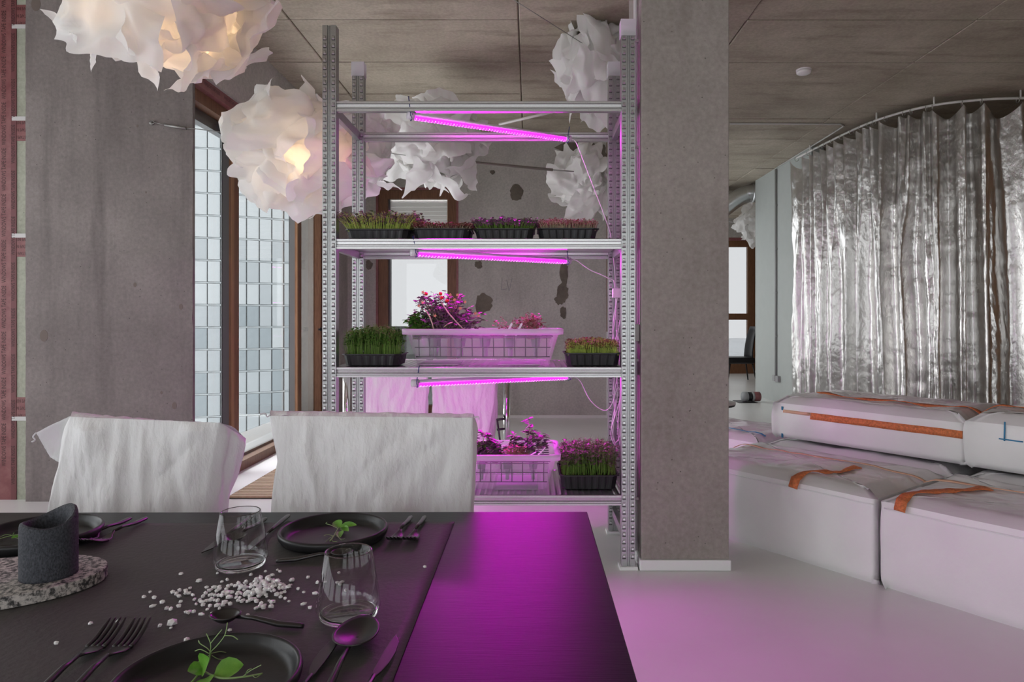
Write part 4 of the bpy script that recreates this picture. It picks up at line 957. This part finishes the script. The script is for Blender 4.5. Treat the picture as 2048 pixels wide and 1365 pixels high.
# ------------------------------------------------------------------ table, runner
TZ = .75
tbx = thing('dining_table', 'black stained wooden dining table with a purple sheen', 'table', (-.75, 1.0, 0))
MB().prism([(-1.75, .56), (.1185, .56), (.1185, 1.415), (-1.75, 1.405)], 'z', TZ - .03, TZ).build('table_top', M['table'], tbx, world=True, bevel=.0015)
for x in (-1.68, .05):
    for y in (.63, 1.34): box('leg', M['table'], x - .03, x + .03, y - .03, y + .03, 0, TZ - .03, tbx, bevel=.002)
box('apron', M['table'], -1.65, .02, 1.33, 1.35, TZ - .10, TZ - .03, tbx); box('apron', M['table'], -1.65, .02, .62, .64, TZ - .10, TZ - .03, tbx)
def rf(u, v):
    x = -1.70 + 1.548 * u; y = .60 + (.71 + .030 * u) * v
    if v > .999 and u > .985: y += .0
    return (x + (.004 if u > .99 else 0) * v, y, TZ + .0012 + .0016 * max(0, nz(x * 3 + y * 1.2, y * 2.5)) * min(1, 20 * min(u, 1 - u, v, 1 - v) + .1))
rn = MB().grid(rf, 90, 50).build('table_runner', M['runner'], None, True); s_ = rn.modifiers.new('s', 'SOLIDIFY'); s_.thickness = .0006; s_.offset = 1
tag(rn, 'dark grey paper runner covering the left part of the table', 'table runner')
TS = TZ + .0028

# ------------------------------------------------------------------ plates
def plate(label, x, y, R_):
    t = thing('dinner_plate', label, 'plate', (x, y, TS), 0, 'black stoneware plates')
    MB().lathe([(1e-4, .003), (R_ * .80, .003), (R_ * .86, .005), (R_ * .905, .011), (R_ * .93, .018), (R_ * .955, .0205), (R_ * .985, .0195), (R_, .016), (R_ * .985, .009), (R_ * .93, .002), (R_ * .88, 0), (1e-4, 0)], 72, close=True).build('plate', M['plate'], t, True)
    return t
plate('black plate with a pea sprig at the near edge of the table', -.343, .727, .0965)
plate('black plate with a pea sprig set before the broad sack-covered chair', -.355, 1.235, .0965)
plate('black plate with a thin tendril partly hidden by the charcoal candle', -.880, 1.225, .1)

# ------------------------------------------------------------------ cutlery
CUT = 'matte black cutlery'
def orient(t, tip, end):
    """local +x runs from the handle end to the tip"""
    pass
def cut_thing(name, label, end, tip):
    e, p = Vector(end), Vector(tip); return thing(name, label, name.split('_')[-1], (e.x, e.y, TS), math.atan2(p.y - e.y, p.x - e.x), CUT), (p - e).length
def handle(mb, L, x1, z=.0055, tilt=0.0, hw=.0050):
    mb.loft([(0, .0035, .0030, .0028), (.006, .0042, hw, .0034), (x1 * .35, .0046 + tilt, hw * 1.05, .0036), (x1 * .75, z + tilt, hw * .72, .003), (x1, z + tilt, .0026, .0022)])
def fork(label, end, tip):
    t, L = cut_thing('table_fork', label, end, tip); k = L / .20
    mb = MB(); handle(mb, L, .118 * k, .010); mb.build('handle', M['cutlery'], t, True)
    mb = MB().loft([(.116 * k, .010, .0027, .0022), (.126 * k, .007, .0045, .0018), (.138 * k, .004, .0105, .0014), (.152 * k, .0035, .0118, .0013), (.154 * k, .0036, .0118, .0013)], 12); mb.build('head', M['cutlery'], t, True)
    for q in range(4):
        y = -.0098 + q * .00655
        pts = [(.150 * k, y, .0036), (.168 * k, y, .006), (.186 * k, y, .0115), (L, y * .96, .0175)]
        MB().tube(spline(pts, 4), [.0027] * 9 + [.0022, .0018, .0014, .0009], 6).build('tine', M['cutlery'], t, True)
def knife(label, end, tip, flip=1):
    t, L = cut_thing('table_knife', label, end, tip); k = L / .21
    mb = MB(); handle(mb, L, .115 * k, .005); mb.build('handle', M['cutlery'], t, True)
    outl = [(.113, -.003), (.122, -.006), (.140, -.0092), (.165, -.0098), (.190, -.007), (.21, .002), (.19, .0045), (.165, .0052), (.14, .005), (.122, .004), (.113, .003)]
    MB().prism([(x * k, y * flip) for x, y in outl], 'z', .0042, .0060).build('blade', M['cutlery'], t, bevel=.0006)
def spoon(label, end, tip, bw=.022, bl=.06, z0=.004):
    t, L = cut_thing('table_spoon', label, end, tip); x1 = L - bl
    mb = MB(); handle(mb, L, x1, .011); mb.build('handle', M['cutlery'], t, True)
    def bf(u, v):
        a = 2 * math.pi * u; rr = v; x = x1 + bl * .5 - .003 + math.cos(a) * rr * bl * .5; wdt = bw * (1 - .12 * math.cos(a)); y = math.sin(a) * rr * wdt
        return (x, y, z0 + .0105 * rr * rr)
    o = MB().grid(bf, 40, 10, True).build('bowl', M['cutlery'], t, True); m_ = o.modifiers.new('s', 'SOLIDIFY'); m_.thickness = .0016; m_.offset = 1
fork('left one of the two forks beside the near plate', (-.513, .668, 0), (-.5235, .868, 0))
fork('right one of the two forks beside the near plate', (-.478, .668, 0), (-.492, .868, 0))
fork('fork next to the far plate before the broad sack-covered chair', (-.236, 1.357, 0), (-.2405, 1.187, 0))
fork('outer fork by the runner edge, right of the far plate', (-.209, 1.357, 0), (-.2115, 1.187, 0))
fork('fork touching the candle slab side of the left place setting', (-.788, 1.348, 0), (-.787, 1.178, 0))
fork('fork further from the candle in the left place setting', (-.757, 1.348, 0), (-.762, 1.172, 0))
knife('knife half under the big spoon by the near plate', (-.2475, .635, 0), (-.2350, .848, 0), -1)
knife('outer knife nearest the runner edge at the front', (-.180, .635, 0), (-.1640, .8465, 0), 1)
spoon('large spoon with an oval bowl between the two near knives', (-.2135, .66, 0), (-.2130, .885, 0), .0265, .082)
knife('knife whose blade shows left of the far glass', (-.554, 1.362, 0), (-.548, 1.142, 0), -1)
spoon('spoon seen through the far glass', (-.520, 1.345, 0), (-.522, 1.175, 0), .019, .050)
knife('knife between the far glass and the far plate', (-.4825, 1.366, 0), (-.478, 1.150, 0), 1)
spoon('dessert spoon lying behind the near plate', (-.2900, .8736, 0), (-.4180, .889, 0), .0165, .038)
spoon('dessert spoon lying between the far plate and the near glass', (-.412, 1.108, 0), (-.290, 1.129, 0), .0150, .034)
spoon('dessert spoon left of the charcoal candle', (-.985, 1.10, 0), (-.862, 1.150, 0), .0155, .036)

# ------------------------------------------------------------------ glasses
def tumbler(label, x, y):
    t = thing('water_glass', label, 'glass', (x, y, TS), 0, 'clear tapered water glasses')
    H_, rb, rt_ = .0875, .041, .0305
    MB().lathe([(rb - .0032, .0075), (rb + .0010, .013), (rb - .0005, .030), (rt_, H_), (rt_ - .0012, H_ + .0006), (rt_ - .0022, H_), (rb - .0032, .030), (rb - .0030, .016), (rb - .0075, .0092)], 64, close=True).build('wall', M['glassw'], t, True)
    MB().lathe([(1e-4, .0066), (rb - .012, .0068), (rb - .006, .0085), (rb - .0032, .0074), (rb - .003, .004), (rb - .006, .0005), (rb - .012, .0), (1e-4, .0006)], 64, close=True).build('base', M['glassb'], t, True)
    MB().lathe([(rt_ - .0022, H_ + .0004), (rt_ - .0011, H_ + .0014), (rt_ + .0002, H_ + .0004)], 64, close=True).build('lip', M['glassb'], t, True)
g_ = PZ(697, 1234, TS); tumbler('near clear water glass standing by the big spoon', g_.x, g_.y)
g_ = PZ(481, 1133, TS); tumbler('far clear water glass standing behind the salt', g_.x, g_.y)

# ------------------------------------------------------------------ candle on granite slab
sx_, sy_ = -.792, 1.0
sb_ = thing('granite_slab', 'oval slab of black and white speckled granite under the candle', 'stone slab', (sx_, sy_, TS), .32)
n = 56
MB().add([(.150 * math.cos(6.2832 * i / n), .094 * math.sin(6.2832 * i / n), zz) if 1 else 0 for zz in (0, .0175) for i in range(n)],
         [tuple(range(n))[::-1], tuple(range(n, 2 * n))] + [(i, (i + 1) % n, n + (i + 1) % n, n + i) for i in range(n)]).build('slab', M['granite'], sb_, bevel=.0012)
cz = TS + .0177; cp = PZ(98, 1150, cz)
cn = thing('pillar_candle', 'charcoal felted pillar candle with a sagging hollow top', 'candle', (cp.x, cp.y, cz))
def cf(u, v):
    a = 6.28318 * u
    h0 = .0835 + .008 * math.sin(a + .35) + .005 * math.sin(2 * a - .4)
    prof = [(0.0385, 0), (.0395, .002), (.0395, .30), (.0395, .60), (.0394, .85), (.0392, .94), (.0378, 1.0), (.0345, 1.02), (.0305, .99), (.0270, .90), (.024, .72), (.018, .66), (.0005, .65)]
    s = v * (len(prof) - 1); i = min(int(s), len(prof) - 2); k = s - i
    r_ = .93 * (prof[i][0] * (1 - k) + prof[i + 1][0] * k); zz = prof[i][1] * (1 - k) + prof[i + 1][1] * k
    return (r_ * math.cos(a), r_ * math.sin(a), h0 * zz)
MB().grid(cf, 64, 61, True).build('wax', M['candle'], cn, True)
MB().tube([(0, 0, .054), (.001, 0, .060), (.003, .001, .066)], .0011, 6).build('wick', M['peastem'], cn, True)

# ------------------------------------------------------------------ pea shoots
def ell_leaf(mb, o, f, s, w_, up, cup=.15):
    f = f.normalized(); sd = f.cross(up).normalized(); n_ = sd.cross(f)
    prof = [(0, .02), (.15, .30), (.35, .48), (.6, .5), (.82, .34), (.95, .14), (1.0, .0)]
    vs = []
    for a, b_ in prof:
        for q in (-1, -.5, 0, .5, 1): vs.append(o + f * s * a + sd * w_ * b_ * q + n_ * s * (cup * q * q * b_ * 2 - .18 * a * a))
    fs = [(i * 5 + j, i * 5 + j + 1, i * 5 + j + 6, i * 5 + j + 5) for i in range(len(prof) - 1) for j in range(4)]
    mb.add(vs, fs)
def sprig(label, o, stems, leaves, tendrils):
    o = Vector(o); t = thing('pea_shoot', label, 'pea shoot', o, 0, 'pea shoot garnishes on the plates')
    for pts, r in stems: MB().tube(spline(pts, 6), r, 6).build('stem', M['peastem'], t, True)
    for (p, f, s, w_, up) in leaves:
        mb = MB(); ell_leaf(mb, Vector(p), Vector(f), s, w_, Vector(up)); l = mb.build('leaf', M['pea'], t, True)
    for pts in tendrils: MB().tube(spline(pts, 6), .0005, 5).build('tendril', M['peastem'], t, True)
# near sprig: node where leaves meet
c_ = PZ(404, 1345, TS + .006); UP = (0, -.6, 1)
def lp(px, py, z): 
    q = PZ(px, py, TS + z); return (q.x - c_.x, q.y - c_.y, z - .004)
sprig('pea sprig with long tendrils on the near plate', (c_.x, c_.y, TS + .004),
      [([lp(378, 1372, .008), (0, 0, .004), lp(418, 1322, .014), lp(421, 1305, .025)], .0012), ([(0, 0, .004), lp(440, 1357, .010), lp(485, 1355, .012), lp(525, 1348, .010)], .001)],
      [((0, 0, .006), Vector(lp(412, 1325, .028)), .026, .024, (-.5, -1, .4)), (lp(412, 1357, .006), Vector((.2, -.5, .1)), .018, .018, UP), (lp(428, 1352, .008), Vector((.9, .25, .35)), .030, .024, (0, -.7, 1)), ((0.002, 0, .004), Vector((-.3, -.4, .25)), .018, .02, UP)],
      [[lp(421, 1305, .025), lp(414, 1297, .030), lp(400, 1288, .034), lp(397, 1282, .036), lp(399, 1286, .036)], [lp(421, 1305, .025), lp(421, 1288, .036), lp(413, 1268, .046)], [lp(421, 1288, .036), lp(434, 1272, .046), lp(444, 1260, .052)], [lp(421, 1305, .025), lp(436, 1290, .036), lp(450, 1270, .048), lp(455, 1246, .060)],
       [lp(450, 1272, .047), lp(465, 1273, .046), lp(476, 1280, .042)], [lp(421, 1308, .022), lp(440, 1304, .020), lp(452, 1306, .014)], [lp(424, 1312, .02), lp(440, 1320, .014), lp(468, 1321, .008)], [lp(418, 1312, .020), lp(402, 1322, .016), lp(394, 1326, .01)], [lp(418, 1308, .024), lp(402, 1300, .026), lp(390, 1303, .024)],
       [lp(485, 1355, .012), lp(500, 1343, .020), lp(522, 1331, .028)], [lp(490, 1354, .012), lp(495, 1342, .022), lp(503, 1338, .022)], [lp(505, 1352, .012), lp(512, 1356, .01), lp(524, 1348, .010)]])
c_ = PZ(678, 1060, TS + .006)
sprig('pea sprig on the far plate before the broad sack-covered chair', (c_.x, c_.y, TS + .004),
      [([lp(690, 1048, .012), (0, 0, .006), lp(668, 1072, .006), lp(660, 1083, .004)], .0011)],
      [(lp(680, 1056, .01), Vector((-.5, .5, .4)), .022, .018, UP), (lp(680, 1056, .01), Vector((1, .1, .25)), .030, .014, UP), (lp(682, 1057, .008), Vector((.6, -.6, .1)), .024, .014, UP), (lp(679, 1064, .006), Vector((.25, -1, .0)), .026, .016, UP)],
      [[lp(676, 1058, .012), lp(662, 1051, .016), lp(652, 1048, .016), lp(654, 1045, .02)], [lp(668, 1072, .006), lp(658, 1078, .005), lp(652, 1084, .004)], [lp(668, 1072, .006), lp(664, 1082, .004), lp(674, 1084, .004)], [lp(672, 1068, .006), lp(682, 1080, .006), lp(690, 1078, .005)], [lp(668, 1073, .006), lp(656, 1070, .006), lp(648, 1072, .006)]])
c_ = PZ(25, 1076, TS + .006)
sprig('thin pea tendril on the plate behind the candle', (c_.x, c_.y, TS + .004), [([lp(0, 1078, .006), (0, 0, .006), lp(44, 1070, .012)], .0008)], [(lp(22, 1077, .006), Vector((.8, .2, .2)), .012, .007, UP)],
      [[(0, 0, .006), lp(28, 1066, .018)], [(0, 0, .006), lp(12, 1070, .012), lp(0, 1075, .008)], [lp(30, 1076, .008), lp(42, 1080, .006)], [lp(38, 1052, .02), lp(46, 1049, .022), lp(50, 1051, .02)]])

# ------------------------------------------------------------------ salt crystals
sr = random.Random(31); sal = []
for q in range(8):
    bm = bmesh.new(); bmesh.ops.create_icosphere(bm, subdivisions=1, radius=1.0)
    fx, fy, fz = sr.uniform(.8, 1.25), sr.uniform(.75, 1.1), sr.uniform(.55, .8)
    for v in bm.verts:
        v.co = Vector((v.co.x * fx, v.co.y * fy, v.co.z * fz)) * (1 + sr.uniform(-.28, .22)); v.co.z = max(v.co.z, -.5)
    me = bpy.data.meshes.new('salt_crystal'); bm.to_mesh(me); bm.free(); me.materials.append(M['salt']); sal.append(me)
spots = []
single = [(362, 1150), (181, 1250), (236, 1248), (112, 1290), (345, 1250, 2.0), (320, 1254), (342, 1259, .7), (374, 1283), (849, 1136), (560, 1146), (531, 1145), (288, 1196), (300, 1187), (308, 1199), (325, 1207), (305, 1216), (345, 1187), (352, 1192), (358, 1196), (333, 1220), (342, 1221), (357, 1215), (361, 1206), (371, 1184), (378, 1189), (385, 1193), (372, 1228), (378, 1228), (388, 1227), (495, 1235), (460, 1263, .9), (616, 1157), (635, 1168), (632, 1190), (620, 1218), (608, 1187), (596, 1181), (678, 1149), (675, 1168), (684, 1167), (680, 1172), (691, 1184), (650, 1166, .7), (570, 1200), (578, 1206), (520, 1216), (404, 1232), (415, 1222), (425, 1230), (463, 1224)]
for s in single: spots.append((s[0], s[1], s[2] if len(s) > 2 else 1.0, 0))
while len(spots) < 235:
    q = sr.random()
    if q < .55: px, py = sr.gauss(528, 30), sr.gauss(1181, 10)
    elif q < .85: px, py = sr.gauss(450, 40), sr.gauss(1192, 13)
    else: px, py = sr.gauss(480, 75), sr.gauss(1190, 20)
    if not (330 < px < 640 and 1140 < py < 1240): continue
    d = ((px - 530) / 38) ** 2 + ((py - 1181) / 12) ** 2
    spots.append((px, py, sr.uniform(.7, 1.3), sr.choice((0, 1, 1, 2)) if d < 1 else (sr.choice((0, 0, 1)) if d < 2.2 else 0)))
for px, py, k, lay in spots:
    p = PZ(px, py, TS); s = .0039 * k * sr.uniform(.85, 1.15)
    o = inst('salt_crystal', sr.choice(sal), None, (p.x, p.y, TS + s * .5 + lay * .0042), (0 if not lay else sr.uniform(-.5, .5), 0 if not lay else sr.uniform(-.5, .5), sr.uniform(0, 6.28)), (s, s, s))
    tag(o, 'coarse white salt crystal scattered on the dark paper runner', 'salt crystal', 'salt crystals strewn on the runner')

# ------------------------------------------------------------------ bulk-bag cushions
P0 = Vector((1.48, 2.907, 0)); U = Vector((-.6, .8, 0)); V = Vector((.8, .6, 0))
ang = math.atan2(U.y, U.x)
def cushion(label, u0, u1, v0, v1, z0, z1, seed, straps=(), r=.035, sag=.0, bands=(), top='bagtop', grp='white bulk bag cushions stacked as seating', bul=.008):
    o = P0 + U * (u0 + u1) / 2 + V * (v0 + v1) / 2; L, D, H = u1 - u0, v1 - v0, z1 - z0
    t = thing('bag_cushion', label, 'cushion', (o.x, o.y, z0), ang, grp)
    # local axes: x along U, y = z cross U = -V  (so the visible front v0 is at +y)
    hl, hd = L / 2 - .004, D / 2 - .004
    def fn(u, v):
        # rounded box from a superellipse loop in plan, profile in v
        a = 2 * math.pi * u
        ca, sa = math.cos(a), math.sin(a); m_ = max(abs(ca), abs(sa)); x, y = ca / m_, sa / m_
        x, y = (math.copysign(abs(x) ** .999, x), math.copysign(abs(y), y))
        k = min(1 - abs(x), 1 - abs(y))
        px, py = x * hl, y * hd
        # round the plan corners
        cr = .03; ex, ey = abs(px) - (hl - cr), abs(py) - (hd - cr)
        if ex > 0 and ey > 0:
            l = math.hypot(ex, ey); f_ = cr / l if l > cr else 1; px = math.copysign(hl - cr + ex * f_, px); py = math.copysign(hd - cr + ey * f_, py)
        z = v * (H - r)
        ins = r * .5 * (1 - min(1, v * 8)) ** 2
        w_ = (nz(px * 6, py * 6, z * 6 + seed) * .012 + nz(px * 18, py * 18, z * 9 + seed) * .004) * (1 if 0 < v < 1 else .4) + bul * math.sin(math.pi * v)
        nx, ny = (math.copysign(1, px), 0) if abs(x) > abs(y) else (0, math.copysign(1, py))
        return ((px - nx * (r * .3)) + nx * (w_ - ins - .012), (py - ny * (r * .3)) + ny * (w_ - ins - .012), z)
    NU, NV = 160, 22
    mb = MB().grid(fn, NU, NV, True)
    bs = mb.build('bag_sides', M['bag'], t, True, recalc=False)
    rimp = [Vector(fn(i / NU, 1.0)) for i in range(NU)]
    def zt(x, y):
        e = min(1, min(hl - abs(x), hd - abs(y)) / .10); e = max(0, e)
        return H - r + r * math.sin(e * R90) + (.012 * nz(x * 5, y * 5, seed) + .006 * nz(x * 14, y * 22, seed + 4)) * e - sag * math.cos(x / hl * R90) * e
    rings = 16; vs = []; fs = []
    for k in range(rings + 1):
        f_ = 1 - (k / rings) ** .8 * .999
        for p in rimp:
            x, y = p.x * f_, p.y * f_; vs.append((x, y, zt(x, y) if k else p.z))
    for k in range(rings):
        for i in range(NU): fs.append((k * NU + i, k * NU + (i + 1) % NU, (k + 1) * NU + (i + 1) % NU, (k + 1) * NU + i))
    bt = MB().add(vs, fs).build('bag_top', M[top], t, True, recalc=False)
    # straps laid across the top: (x, y) polyline with width, fractions of the half sizes
    for pts, w_, mt, nm in straps:
        pl = spline([Vector((a * hl, b_ * hd, 0)) for a, b_ in pts], 14); mb = MB(); vs = []
        for i, p in enumerate(pl):
            d = (pl[min(i + 1, len(pl) - 1)] - pl[max(i - 1, 0)]).normalized(); s = Vector((-d.y, d.x, 0)) * w_ / 2
            tw_ = .012 * math.sin(i * .35) if mt == 'strap' else 0
            for q in (-1, 1):
                x, y = p.x + s.x * q, p.y + s.y * q; over = max(0, abs(y) - hd + .022)
                vs.append((x, min(y, hd + .002), (zt(x, min(abs(y), hd - .03) * (1 if y > 0 else -1)) if over <= 0 else H - r * .4 - over * 1.6) + .006 + tw_ * .3 * q))
        mb.add(vs, [(2 * i, 2 * i + 1, 2 * i + 3, 2 * i + 2) for i in range(len(pl) - 1)])
        o_ = mb.build(nm, M[mt], bt, True); m2 = o_.modifiers.new('s', 'SOLIDIFY'); m2.thickness = .003; m2.offset = 1
    # bands on the front face (+y): (x0, x1, z, height, material)
    for x0, x1, zf, hgt, mt, nm in bands:
        mb = MB(); vs = []; n_ = max(2, int(abs(x1 - x0) / .02))
        for i in range(n_ + 1):
            x = x0 + (x1 - x0) * i / n_
            for zz in (zf, zf + hgt):
                best = 0.0
                vv = min(1, max(0, zz / (H - r))); w_ = nz(x * 6, hd * 6, zz * 6 + seed) * .012 + nz(x * 18, hd * 18, zz * 9 + seed) * .004 + bul * math.sin(math.pi * vv)
                vs.append((x, hd - r * .3 - .012 + w_ + .003, zz))
        mb.add(vs, [(2 * i, 2 * i + 1, 2 * i + 3, 2 * i + 2) for i in range(n_)]); o_ = mb.build(nm, M[mt], bs, True); m2 = o_.modifiers.new('s', 'SOLIDIFY'); m2.thickness = .003; m2.offset = 0
    return t
cushion('large floor bag cushion whose front runs from the column to the middle gap', 0, 1.1, 0, .75, 0, .405, 1.0, straps=[([(-.28, 1.02), (-.30, .75), (-.42, .3), (-.46, -.1)], .045, 'strap', 'strap'), ([(.98, -.30), (.2, -.33), (-.98, -.30)], .02, 'stitch', 'seam')], bands=[(-.52, .52, .345, .005, 'white_sill', 'hem')])
cushion('large floor bag cushion with an orange strap at the right picture edge', -1.12, .028, 0, .75, 0, .405, 5.0, straps=[([(.80, 1.02), (.78, .7), (.62, .2), (.50, -.2)], .045, 'strap', 'strap'), ([(.98, -.25), (-.98, -.25)], .02, 'stitch', 'seam')], bands=[(-.53, .53, .340, .005, 'white_sill', 'hem')])
cushion('floor bag cushion in the back row behind the column', 1.115, 2.0, .765, 1.5, 0, .40, 9.0, straps=[([(-.9, .6), (.9, .55)], .012, 'blue', 'blue_seam')])
cushion('floor bag cushion carrying the long upper bag cushion', 0, 1.1, .765, 1.5, 0, .405, 15.0)
cushion('back row floor bag cushion at the right picture edge', -1.12, -.012, .765, 1.5, 0, .405, 18.0)
cushion('upper bag cushion with a long orange band along its front', -.06, 1.06, .77, 1.52, .425, .685, 22.0, r=.05, sag=.01, bul=.014,
        straps=[([(.72, .15), (.3, .28), (-.1, .22), (-.55, .30), (-.98, .35)], .040, 'strap', 'strap')],
        bands=[(.28, -.53, .135, .038, 'strap', 'strap'), (.46, .285, .155, .018, 'stitch', 'seam'), (.475, .462, .0, .19, 'blue', 'blue_seam')])
cushion('upper bag cushion with blue stitching at the right picture edge', -1.20, -.012, .76, 1.52, .425, .70, 26.0, r=.05, bul=.014,
        straps=[([(.98, .30), (.5, .2), (-.5, .25), (-.98, .2)], .035, 'strap', 'strap')], bands=[(.30, -.4, .175, .014, 'stitch', 'seam'), (.42, .32, .155, .006, 'blue', 'blue_seam'), (.40, .394, .15, .09, 'blue', 'blue_seam')])

# ------------------------------------------------------------------ silver curtain on a curved rail
ZR = 3.16
rp = [(3.33, 8.55), (3.36, 8.1), (3.40, 7.6), (3.47, 7.05), (3.60, 6.68), (3.80, 6.42), (4.08, 6.28), (4.42, 6.22), (5.2, 6.20), (6.5, 6.20)]
path = spline([Vector((a, b_, ZR)) for a, b_ in rp], 24)
rl_ = thing('curtain_rail', 'curved pale curtain rail fixed under the ceiling', 'curtain rail', (3.6, 6.7, ZR))
MB().tube(path, .012, 10).build('rail', M['rail'], rl_, True, True)
for p in (path[20], path[80], path[120], path[170]): MB().tube([p, p + Vector((0, 0, CEIL - ZR))], .008, 8).build('bracket', M['rail'], rl_, True, True)
cum = [0.0]
for a, b_ in zip(path, path[1:]): cum.append(cum[-1] + (b_ - a).length)
def onpath(s):
    s = max(0, min(cum[-1] - 1e-6, s)); lo = 0
    import bisect
    i = bisect.bisect_right(cum, s) - 1; k = (s - cum[i]) / (cum[i + 1] - cum[i]); p = path[i].lerp(path[i + 1], k); d = (path[i + 1] - path[i]).normalized(); return p, d
def s_of_px(px):
    best = None
    for i, p in enumerate(path):
        q = CX + p.x * F / p.y
        if best is None or abs(q - px) < best[0]: best = (abs(q - px), cum[i])
    return best[1]
hooks = [s_of_px(x) for x in (1616, 1628, 1640, 1651, 1664, 1683, 1702, 1722, 1737, 1748, 1771, 1808, 1822, 1853, 1864, 1923, 1964, 2037)]
hooks = [0.02] + hooks + [hooks[-1] + k * .22 for k in range(1, 9)]
hooks = sorted(hooks)
ringm = MB().tube([Vector((0, math.cos(q * .5236) * .024, math.sin(q * .5236) * .024 - .018)) for q in range(13)], .003, 6, False).data('curtain_ring', M['ring'], True)
for s in hooks:
    p, d = onpath(s); inst('curtain_ring', ringm, rl_, p - rl_.location, (0, 0, math.atan2(d.y, d.x)))
ct = thing('foil_curtain', 'crinkled silver foil curtain hanging in deep folds', 'curtain', (3.6, 6.8, 0))
SL = hooks[-1]
def curt(u, v):
    s = u * SL
    import bisect
    i = max(0, min(len(hooks) - 2, bisect.bisect_right(hooks, s) - 1)); g = hooks[i + 1] - hooks[i]; k = (s - hooks[i]) / g if g > 1e-6 else 0
    k = min(1, max(0, k)); dip = .55 * g * max(0.0, math.sin(math.pi * k)) ** .8 if g > .06 else .25 * g
    p, d = onpath(s); n = Vector((d.y, -d.x, 0))
    if n.y > 0 and n.x > 0: n = -n
    z0 = ZR - .045 - dip * .75; z = z0 + (.04 - z0) * v
    # folds: hooks are crests near the top, looser folds lower down
    top = .05 * math.cos(2 * math.pi * k) * min(1, g / .15)
    ph = s * 26 + 3.0 * nz(s * 2.1, 0, 1.0) + .7 * nz(s * 3, z * .9, 4.0)
    low = .050 * math.sin(ph) + .028 * math.sin(ph * 1.9 + 1 + z * .6)
    w_ = max(0, 1 - v * 2.2); off = top * w_ + low * (1 - w_ * .75)
    off += .016 * nz(s * 8, z * 1.6, 2.0) + .008 * abs(nz(s * 14 + z * 3, z * 4 - s * 2, 7.0)) + .0018 * nz(s * 40, z * 26, 3.0)
    off += .010 * abs(nz(s * 5 - z * 2, z * 2.4, 11.0))
    return p + n * (off + .02) + d * (.02 * math.cos(ph) * (1 - w_)) + Vector((0, 0, z - ZR))
MB().grid(curt, 520, 150).build('curtain_sheet', M['silver'], ct, True, True, recalc=False)
